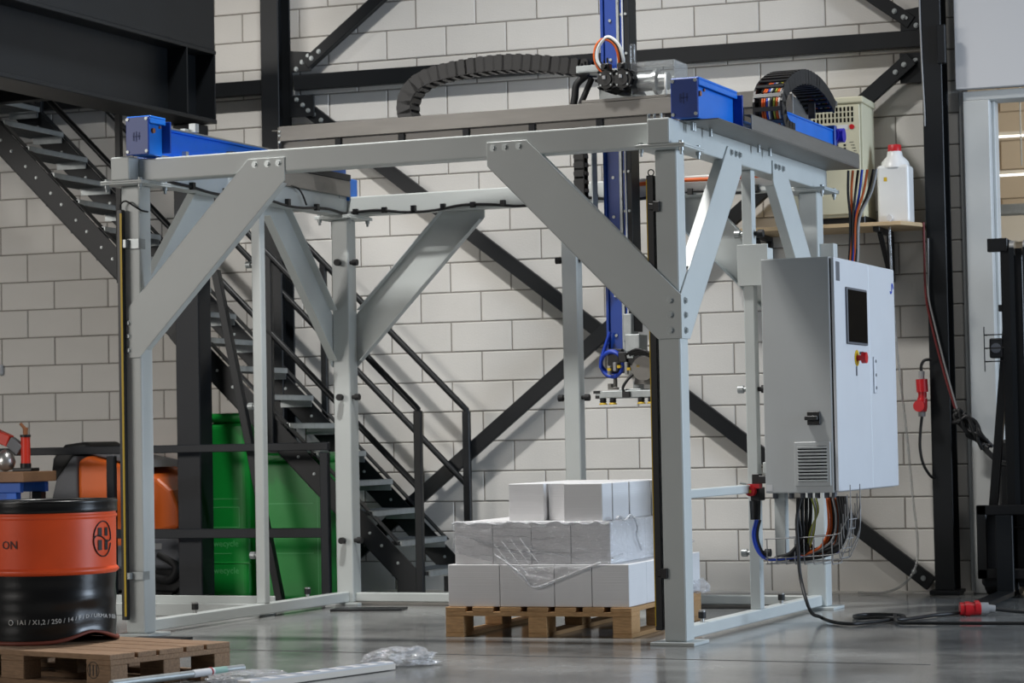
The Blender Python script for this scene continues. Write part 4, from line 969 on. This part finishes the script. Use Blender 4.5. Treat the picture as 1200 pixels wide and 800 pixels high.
# bundles of paper
BX = []
def bundle(x0, x1, y0, y1, z0, z1, label, shade=paper):
    g = .0012
    t = MB(.003).box(x0+g-(x0+x1)/2, x1-g-(x0+x1)/2, y0+g-(y0+y1)/2, y1-g-(y0+y1)/2, .0005, z1-z0-.0005)
    o = t.build('paper_bundle', shade, loc=((x0+x1)/2, (y0+y1)/2, z0)); tag(o, label, 'paper stack', 'white paper bundles on the pallet'); return o
def paper_lines(m):
    nt = m.node_tree; b = nt.nodes['Principled BSDF']
    tc = nt.nodes.new('ShaderNodeTexCoord'); mp = nt.nodes.new('ShaderNodeMapping'); mp.inputs['Scale'].default_value = (.6, .6, 210)
    n = nt.nodes.new('ShaderNodeTexNoise'); n.inputs['Scale'].default_value = 1.0; n.inputs['Detail'].default_value = 2
    bp = nt.nodes.new('ShaderNodeBump'); bp.inputs['Strength'].default_value = .35; bp.inputs['Distance'].default_value = .003
    nt.links.new(tc.outputs['Object'], mp.inputs[0]); nt.links.new(mp.outputs[0], n.inputs['Vector']); nt.links.new(n.outputs['Fac'], bp.inputs['Height']); nt.links.new(bp.outputs[0], b.inputs['Normal'])
paper_lines(paper)
L1 = PH+.003; L2 = .37; L3 = .585; L4 = .777
ordn = ['first', 'second', 'third', 'fourth', 'fifth', 'sixth', 'seventh']
fx = [-4.705, -4.42, -4.125, -3.925, -3.727]
for i in range(4): bundle(fx[i], fx[i+1], -3.58, -3.28, L1, L2, 'bottom layer front paper bundle, %s from the left' % ordn[i])
ry = [-3.28, -3.05, -2.75, -2.50, -2.27]
for i in range(4):
    bundle(-4.0, -3.727, ry[i], ry[i+1]-.001, L1, L2, 'bottom layer paper bundle on the right flank, %s behind the front one' % ordn[i])
    bundle(-4.70, -4.40, ry[i], ry[i+1]-.001, L1, L2, 'bottom layer paper bundle on the left flank, %s behind the front one' % ordn[i])
    bundle(-4.40, -4.0, ry[i], ry[i+1]-.001, L1, L2, 'inner bottom layer paper bundle, %s row from the front' % ordn[i+1])
fx2 = [-4.675, -4.465, -4.255, -4.042, -3.83]
for i in range(4): bundle(fx2[i], fx2[i+1], -3.55, -3.27, L2, L3, 'middle layer front paper bundle, %s from the left' % ordn[i])
ry2 = [-3.27, -2.95, -2.65, -2.38]
for i in range(3):
    bundle(-4.08, -3.83, ry2[i], ry2[i+1]-.001, L2, L3, 'middle layer paper bundle on the right flank, %s behind the front one' % ordn[i])
    bundle(-4.67, -4.38, ry2[i], ry2[i+1]-.001, L2, L3, 'middle layer paper bundle on the left flank, %s behind the front one' % ordn[i])
    bundle(-4.38, -4.08, ry2[i], ry2[i+1]-.001, L2, L3, 'inner middle layer paper bundle, %s row from the front' % ordn[i+1])
bundle(-4.43, -4.235, -3.40, -3.12, L3, L4, 'top layer paper bundle at the left front')
bundle(-4.225, -4.06, -3.36, -3.10, L3, L4, 'top layer paper bundle set back in the middle of the front')
bundle(-4.085, -3.875, -3.53, -3.37, L3, L4, 'darker looking top layer paper bundle standing foremost')
bundle(-4.055, -3.87, -3.365, -3.10, L3, L4, 'top layer paper bundle right behind the foremost one')
bundle(-4.06, -3.865, -3.09, -2.72, L3, L4, 'top layer paper bundle second behind the foremost one')
bundle(-4.06, -3.86, -2.71, -2.45, L3, L4, 'top layer paper bundle at the right rear')
bundle(-4.42, -4.07, -3.09, -2.5, L3, L4, 'top layer paper bundle at the left rear')

# stretch film round the middle layer, torn end hanging over the bottom layer
def film_sheet():
    nu, nv = 120, 36; vs = []; fs = []
    rnd = random.Random(5)
    ph = [(rnd.uniform(4, 22), rnd.uniform(3, 26), rnd.uniform(0, 6.28), rnd.uniform(.0008, .0035)) for _ in range(14)]
    x0, x1, yf = -4.682, -3.823, -3.557
    front = x1-x0; side = 1.05
    for i in range(nu+1):
        u = i/nu; sdist = u*(front+side)
        # lower hem: straight, then a torn flap that hangs down in the middle of the front
        sf = sdist
        if sf < front:
            hang = L2-.005 + .02*math.sin(sf*9)
            hang = L2+.06 - .05*math.sin(sf*5) if sf < .25 else (L2+.06-.17*((sf-.25)/.17) if sf < .42 else L2-.11+.125*((sf-.42)/.44))
        else: hang = L2+.012+.008*math.sin(sf*14)
        for j in range(nv+1):
            v = j/nv; z = hang + (L3+.006-hang)*v
            w = sum(a*math.sin(p*sdist+q*z*3+c) for p, q, c, a in ph)
            out = .004 + abs(w)*.9
            if z < L2: out += .030*min(1, (L2-z)/.02) if sf < front else 0
            if v > .985: out = -.05+ .004
            if sf < front: p = (x0+sf, yf-out, z)
            else: p = (x1+out, yf+(sf-front), z)
            vs.append(p)
    for i in range(nu):
        for j in range(nv): a = i*(nv+1)+j; fs.append((a, a+nv+1, a+nv+2, a+1))
    return vs, fs
vs, fs = film_sheet(); m = MB(); m.add(vs, fs, True)
c = Vector((-4.25, -3.1, L2)); m.v = [tuple(Vector(v)-c) for v in m.v]
tag(m.build('stretch_film', film, loc=c), 'torn clear stretch film hanging round the middle layer of paper bundles', 'plastic film')
# ragged rolled hem and crumpled tuft
def crumple(name, mt, c, sx, sy, sz, n, seed, label, cat, amp=.35, rz=0.0, flat=True):
    rnd = random.Random(seed); bmx = bmesh.new(); bmesh.ops.create_icosphere(bmx, subdivisions=4, radius=1)
    ph = [(Vector((rnd.gauss(0, 1), rnd.gauss(0, 1), rnd.gauss(0, 1)))*rnd.uniform(2, 7), rnd.uniform(0, 6.28), rnd.uniform(.05, .2)) for _ in range(n)]
    for v in bmx.verts:
        d = v.co.normalized(); k = 1 + amp*sum(abs(math.sin(p.dot(d)+q))*a*2-a for p, q, a in ph)
        v.co = Vector((d.x*sx*k, d.y*sy*k, d.z*sz*k))
        if flat: v.co.z = max(v.co.z, -sz*.6)
    me = bpy.data.meshes.new(name); bmx.to_mesh(me); bmx.free(); me.materials.append(mt)
    for p in me.polygons: p.use_smooth = False
    o = bpy.data.objects.new(name, me); COL.objects.link(o); o.location = c; o.rotation_euler = (0, 0, rz)
    return tag(o, label, cat) if label else o
crumple('film_tuft', film, (-3.76, -2.30, .175), .07, .13, .045, 14, 2, 'crumpled film tuft lying on the rear right pallet corner', 'plastic film')
crumple('film_tuft', film, (-3.90, -2.34, .42), .12, .08, .06, 14, 4, 'bunched film heap on the rear bundles of the bottom layer', 'plastic film')
rm = MB(); rnd = random.Random(9); pts = []
for i in range(26): pts.append((-4.68+.034*i, -3.562-rnd.uniform(0, .012), L3-.006+rnd.uniform(-.008, .008)))
rm.tube(pts, .006, 6, sub=3)
pts = [(-3.815, -3.50+.04*i, L3+.01+.012*math.sin(i*1.3)) for i in range(9)]; rm.tube(pts, .006, 6, sub=3)
pts = [(-3.81+rnd.uniform(-.004, .004), -3.2+.012*i+.02*math.sin(i), L3+.01-.022*i) for i in range(9)]; rm.tube(pts, .007, 6, sub=3)
pts = [(-3.82+.004*i, -3.555+.02*i, L2+.03+.003*i) for i in range(6)]; rm.tube(pts, .006, 6, sub=3)
flap = [(-4.44, L2+.05), (-4.36, L2+.0), (-4.29, L2-.06), (-4.25, L2-.108), (-4.20, L2-.112), (-4.1, L2-.075), (-3.98, L2-.03), (-3.87, L2+.01)]
rm.tube([(x, -3.598-.004*math.sin(x*40), z) for x, z in flap], .0065, 6, sub=4)
for k in range(11):  # thin whitened tubes imitate highlights along the film wrinkles
    xa = rnd.uniform(-4.66, -4.30); ln = rnd.uniform(.18, .42); za = L3-.03-rnd.uniform(0, .14); sl = rnd.uniform(-.10, .01)
    rm.tube([(min(xa+ln*j/7, -3.84), -3.5635-rnd.uniform(0, .003), za+sl*j/7+rnd.uniform(-.006, .006)) for j in range(8)], rnd.uniform(.0012, .0028), 5, sub=3)
for k in range(4): rm.tube([(-4.46+.05*k+.024*j, -3.572-.005*j if j < 5 else -3.597, L3-.10-.028*j+.006*k) for j in range(7)], .0018, 5, sub=3)  # more whitened highlight lines running down to the torn flap
c = Vector((-4.25, -3.1, L2)); rm.v = [tuple(Vector(v)-c) for v in rm.v]
tag(rm.build('film_hem_glints', film_fold_glint, loc=c), 'rolled shiny upper hem and whitened wrinkle highlights of the stretch film on the paper bundles', 'plastic film')

# drum pallet, front left
e1 = Vector((.289, .957, 0)); far = Vector((-4.91, -5.668, 0)); near = far - e1*.72
ang = math.atan2(e1.y, e1.x) - math.pi/2
t = pallet('wooden_pallet', 'weathered wooden pallet under the orange drum', tuple(near - Vector((math.cos(ang), math.sin(ang), 0))*1.2), ang, 1.2, .72, .144, wood_old, 5, 'x')
st = MB(); 
for i in range(3): st.box(1.075+.02*i, 1.081+.02*i, -.0012, -.0002, .055, .10)
st.torus((1.098, -.0006, .078), .034, .0015, (0, 1, 0), 18, 4)
st.build('stamp_mark', dark_print, t)
# orange and black drum
DC = Vector((-5.79, -5.70, .146)); DR = .30
dt = thing('steel_drum', 'dented orange and black steel drum standing on the weathered pallet', 'drum', DC)
dent_a = math.radians(-20)
def dent(v):
    r = math.hypot(v[0], v[1]); a = math.atan2(v[1], v[0]); z = v[2]
    d = (a-dent_a+math.pi) % (2*math.pi) - math.pi
    if z < .22:
        k = math.exp(-(d/.42)**2); q = (1-z/.22)
        z = z + .045*k*q**1.5
        rr = r*(1 - .05*math.exp(-(d/.3)**2)*math.sin(math.pi*min(1, z/.2)) + .022*math.exp(-((d-.35)/.25)**2)*q - .02*math.exp(-((d+.75)/.3)**2)*q)
        r = rr
    return (r*math.cos(a), r*math.sin(a), z)
def drum_part(name, prof, m, n=72, dn=False, cap=False):
    mb = MB().lathe(prof, (0, 0, 0), n, True, cap)
    if dn: mb.v = [dent(v) for v in mb.v]
    return mb.build(name, m, dt)
lo = [(DR-.012, 0.0)] + [(DR-.006-.002*math.sin(i*.9), .012+.0145*i) for i in range(20)] + [(DR-.004, .305)]
drum_part('black_lower_shell', lo, drum_black, 96, True)
drum_part('bottom_chime', [(DR-.014, 0), (DR+.006, .0), (DR+.008, .008), (DR+.004, .016), (DR-.008, .016)], rust, 96, True)
drum_part('rolling_hoop', [(DR-.006, .300), (DR+.004, .308), (DR+.010, .316), (DR+.004, .326), (DR-.003, .332)], orange, 72)
drum_part('orange_shell', [(DR-.003, .33), (DR-.003, .42), (DR-.002, .52), (DR-.003, .575)], orange, 72)
drum_part('orange_rim_bead', [(DR-.003, .545), (DR+.003, .552), (DR+.003, .560), (DR-.003, .567)], orange, 72)
drum_part('black_top_ring', [(DR-.004, .574), (DR+.004, .576), (DR+.003, .590), (DR+.003, .612), (DR+.006, .618), (DR+.006, .626), (DR-.002, .630), (DR-.012, .624), (DR-.012, .606)], drum_black, 72)
drum_part('lid', [(DR-.013, .606), (.15, .604), (.01, .604)], rust, 48, False, True)
def on_drum(a_mid, zc, r=DR+.0005):
    def f(u, v):
        a = a_mid + u/r
        return (r*math.cos(a), r*math.sin(a), zc+v)
    return f
# direction from the drum to the camera
cam_a = math.atan2(-15.479-DC.y, 0-DC.x)
text_on('lettering', 'ON', .052, dark_print, dt, on_drum(cam_a-.61, .437))
lg = MB(); f = on_drum(cam_a+.905, .455, DR+.0008)
def ell(a0, a1_, ru, rv, cv): return [f(ru*math.cos(a), cv+rv*math.sin(a)) for a in [a0+(a1_-a0)*i/18 for i in range(19)]]
lg.tube(ell(-.12, math.pi*.97, .062, .076, .002), .0028, 5, False); lg.tube(ell(math.pi*.97, math.pi*2.0-.25, .062, .076, -.002), .0028, 5, False)
lg.tube([f(-.062, .0), f(-.045, .014), f(-.01, .010), f(.03, -.012), f(.062, -.004)], .0028, 5)
for u0, u1 in ((-.034, -.010), (.012, .034)):
    for v0, v1 in ((.012, .050), (-.050, -.004)):
        lg.add([f(u0, v0), f(u1, v0), f(u1, v1), f(u0, v1)], [(0, 1, 2, 3)])
lg.build('emblem', dark_print, dt)
text_on('drum_marking', '1A1 / X1,2 / 250 / 14 / F / D / URMA 9 006', .030, pale_print, dt, lambda u, v: dent(on_drum(cam_a+.37, .10, DR+.0015)(u*1.0, v)))
ring = MB(); ring.tube([dent(on_drum(cam_a-.60, .10, DR+.001)(.011*math.cos(x*.5), .011*math.sin(x*.5))) for x in range(14)], .0016, 5, False); ring.build('drum_symbol', pale_print, dt)

# ================================================================== SCRUBBER, BENCH, GREEN BINS (behind the left post)
t = thing('floor_scrubber', 'orange and grey ride-on floor scrubber parked behind the guard rail', 'scrubber', (-8.15, -.62, 0))
def xz(pts): return [(p[0]+8.15, p[1]) for p in pts]
MB(.03, 3).prism(xz([(-8.40, .30), (-8.40, .92), (-8.33, .955), (-7.98, .865), (-7.80, .80), (-7.70, .72), (-7.65, .60), (-7.645, .47), (-7.85, .42), (-7.92, .36), (-8.2, .30)]), -.30, .33).build('orange_cover', orange2, t)
MB(.025, 3).prism(xz([(-8.61, .25), (-8.62, .62), (-8.57, .80), (-8.44, .955), (-8.405, .95), (-8.405, .25)]), -.29, .32).build('grey_front', grey_plastic, t)
MB(.01, 2).prism(xz([(-8.34, .965), (-8.32, .99), (-7.95, .915), (-7.85, .87), (-7.97, .875)]), -.26, .28).build('grey_lid', grey_plastic, t)
MB(.05, 4).prism(xz([(-8.66, .80), (-8.64, .94), (-8.55, 1.03), (-8.38, 1.05), (-8.34, 1.0), (-8.46, .96), (-8.60, .78)]), -.22, .25).build('black_headrest', rubber, t)
MB(.03, 3).prism(xz([(-8.58, .18), (-8.58, .32), (-7.92, .38), (-7.64, .46), (-7.62, .30), (-7.68, .20)]), -.31, .34).build('grey_skirt', grey_plastic, t)
MB(.01, 2).prism(xz([(-8.5, .06), (-8.5, .2), (-7.66, .2), (-7.62, .10), (-7.7, .05)]), -.28, .3).build('brush_deck', rubber, t)
for x in (-8.42, -7.8): MB().cyl((x+8.15, -.25, .09), (x+8.15, -.18, .09), .09, 18).build('wheel', rubber, t)
for x in (-8.42, -7.8): MB().cyl((x+8.15, .2, .09), (x+8.15, .27, .09), .09, 18).build('wheel', rubber, t)
MB().tube([(.35, -.29, .30), (.48, -.30, .22), (.42, -.30, .13), (.25, -.3, .16)], .03, 8).build('suction_hose', rubber, t)
MB().box(.32, .38, -.313, -.311, .33, .37).build('rating_plate', cable_grey, t)
MB(.004).cyl((.12, -.2, .90), (.13, -.2, .95), .012, 8).build('control_knob', rubber, t)
t = thing('work_bench', 'blue steel work bench with brown top at the left edge', 'bench', (-8.75, -1.85, 0))
MB(.004).box(-.9, .62, -.2, .2, .80, .865).build('bench_top', bench_top, t)
MB(.003).box(-.88, .58, -.17, -.13, .735, .80).box(-.88, .58, .13, .17, .735, .8).build('apron', bench_blue, t)
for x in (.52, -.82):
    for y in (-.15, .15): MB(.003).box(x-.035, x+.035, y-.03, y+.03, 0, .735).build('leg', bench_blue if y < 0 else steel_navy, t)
MB(.003).prism([(.35, .735), (.485, .735), (.485, .64)], -.16, -.14).build('knee_brace', bench_blue, t)
t = thing('bench_tool', 'red and black hand tool with brown tip standing on the blue bench', 'tool', (-8.20, -1.87, .866))
MB(.004).box(-.09, .05, -.05, .05, 0, .022).cyl((-.02, 0, .02), (-.02, 0, .05), .035, 14).build('foot', black, t)
MB().cyl((-.02, 0, .05), (-.02, 0, .215), .03, 16).build('red_barrel', red_bench, t)
MB().cyl((-.02, 0, .215), (-.02, 0, .23), .034, 16).build('collar', black, t)
MB().cyl((-.02, 0, .23), (-.02, 0, .275), .016, 10).cyl((-.02, 0, .265), (-.055, 0, .30), .010, 8).build('brown_tip', brown, t)
MB(.004).bar((-.05, 0, .13), (-.13, 0, .19), .05, .07).build('grey_joint', grey_plastic, t)
MB(.006).bar((-.13, 0, .19), (-.30, 0, .26), .06, .075).build('red_arm', red_bench, t)
MB().lathe([(.005, 0), (.05, .015), (.065, .06), (.05, .11), (.02, .135), (.003, .14)], (-.16, -.01, 0.0), 18).build('chrome_bowl', chrome, t)

def bin_(label, x0, x1, y0, y1, h, rad, lid, extra):
    t = thing('recycling_bin', label, 'bin', ((x0+x1)/2, (y0+y1)/2, 0), 0, 'green recycling bins under the stairs')
    w = (x1-x0)/2; d = (y1-y0)/2
    MB(rad, 4).box(-w, w, -d, d, .0, h-.06).build('body', green, t)
    MB(rad, 4).box(-w-.006, w+.006, -d-.006, d+.006, h-.062, h).build('lid', green, t)
    for z in lid: MB(rad, 4).box(-w-.003, w+.003, -d-.003, d+.003, z, z+.012).build('seam_band', green, t)
    extra(t, w, d)
    return t
def ex1(t, w, d):
    pr = MB()
    for z0_, z1_ in ((.47, .60),): 
        pr.box(-w+.02, w-.07, -d-.0008, -d+.001, z0_, z0_+.004).box(-w+.02, w-.07, -d-.0008, -d+.001, z1_, z1_+.004).box(w-.074, w-.07, -d-.0008, -d+.001, z0_, z1_)
    pr.box(-w+.03, w-.07, -d-.0008, -d+.001, .655, .659)
    pr.build('printed_frame', green_print, t)
    for z in (.365, .19): text_on('lettering', 'wecycle', .06, green_print, t, lambda u, v, z=z: (-.02+u*.95, -d-.001, z+v))
    MB().box(-w+.03, .02, -d-.0008, -d+.001, .30, .304).build('printed_line', green_print, t)
bin_('tall green wecycle bin standing left of the slender upright', -7.43, -7.13, -.93, -.60, 1.215, .045, (.235,), ex1)
def ex2(t, w, d):
    pr = MB(); pr.box(-w+.05, w-.12, -d-.0008, -d+.001, .30, .304).box(-w+.05, w-.12, -d-.0008, -d+.001, .62, .624).box(w-.09, w-.086, -d-.0008, -d+.001, .02, .85)
    pr.build('printed_frame', green_print, t)
bin_('broad green bin right of the slanting prop under the stairs', -7.10, -6.56, -.92, -.50, .95, .03, (), ex2)

# small wall controller at the left edge
t = thing('wall_controller', 'small white wall box with black display at the left edge', 'controller', (-9.553, -.02, 1.54))
MB(.004).box(-.06, .028, -.02, .02, 0, .075).build('case', white_sheet, t)
MB().box(-.05, .012, -.0215, -.02, .016, .058).build('display', screen, t)

# white channel lying on the floor left of the frame
t = FT('floor_channel', 'white steel channel lying on the floor behind the front left post', 'channel', (-.4, 1.55, 0))
t.part('channel', MB(.004).box(-1.3, .02, 1.42, 1.44, 0, .075).box(-1.3, .02, 1.44, 1.62, .0, .012).box(-1.3, .02, 1.60, 1.62, .0, .11), frame_paint)
# thin plates under the left floor beam
o = MB(.002).box(-.22, .22, -.09, .09, 0, .012).build('shim_plate', steel_dark, loc=FW(.42, 2.05, 0)); o.rotation_euler.z = .2
tag(o, 'dark thin steel plate on the floor inside the rear left corner', 'plate')
o = MB(.002).box(-.16, .16, -.07, .07, 0, .012).build('shim_plate', steel_dark, loc=FW(.30, -.16, 0)); o.rotation_euler.z = -.05
tag(o, 'dark thin steel plate on the floor beside the front left post foot', 'plate')

# ================================================================== LOOSE ITEMS ON THE FLOOR, FRONT
t = thing('steel_pipe', 'grey pipe with white and red tape lying at the bottom left', 'pipe', (-4.95, -5.9, .0))
a = Vector((-.13, -.52, .032)); b = Vector((.10, .235, .032)); dd = (b-a)
MB().cyl(a, b, .016, 12).build('tube', galv, t)
MB().cyl(a+dd*.60, a+dd*.76, .0175, 12).build('white_tape', white_sheet, t)
MB().torus(a+dd*.74, .017, .004, dd, 16, 6).build('red_tie', red, t)
MB().cyl(a+dd*.76, a+dd*.86, .0168, 12).build('teal_tape', mat('teal_tape', rgb(140, 175, 165), .5), t)
MB().box(-.03, .03, -.03, .03, 0, .016).build('spacer', wood_old, t)
crumple('bubble_wrap', bubble, (-4.72, -5.90, .018), .11, .17, .022, 16, 11, 'crumpled bubble wrap on the floor right of the grey pipe', 'bubble wrap', rz=-.3)
t = thing('wrapped_board', 'long white board in film lying on the floor at the bottom', 'board', (-4.40, -5.7, 0))
a = Vector((-.16, -.55, .02)); b = Vector((.10, .36, .02)); dd = b-a
MB(.003).bar(a, b, .07, .035).build('board', white_sheet, t)
MB(.002).bar(a+Vector((.035, 0, -.004)), b+Vector((.035, 0, -.004)), .004, .026).build('edge_strip', mat('pale_edge', rgb(214, 206, 194), .6), t)
for i in range(8): MB(.002).bar(a+dd*(.08+.115*i)+Vector((0, 0, .018)), a+dd*(.13+.115*i)+Vector((0, 0, .018)), .066, .002).build('printed_band', mat('grey_band', rgb(150, 158, 172), .5) if i == 0 else MATS['grey_band'], t)
crumple('bubble_wrap', bubble, (-4.315, -5.16, .032), .085, .13, .040, 16, 21, 'clear bubble wrap bunched at the far end of the white board', 'bubble wrap', amp=.5, rz=-.9)
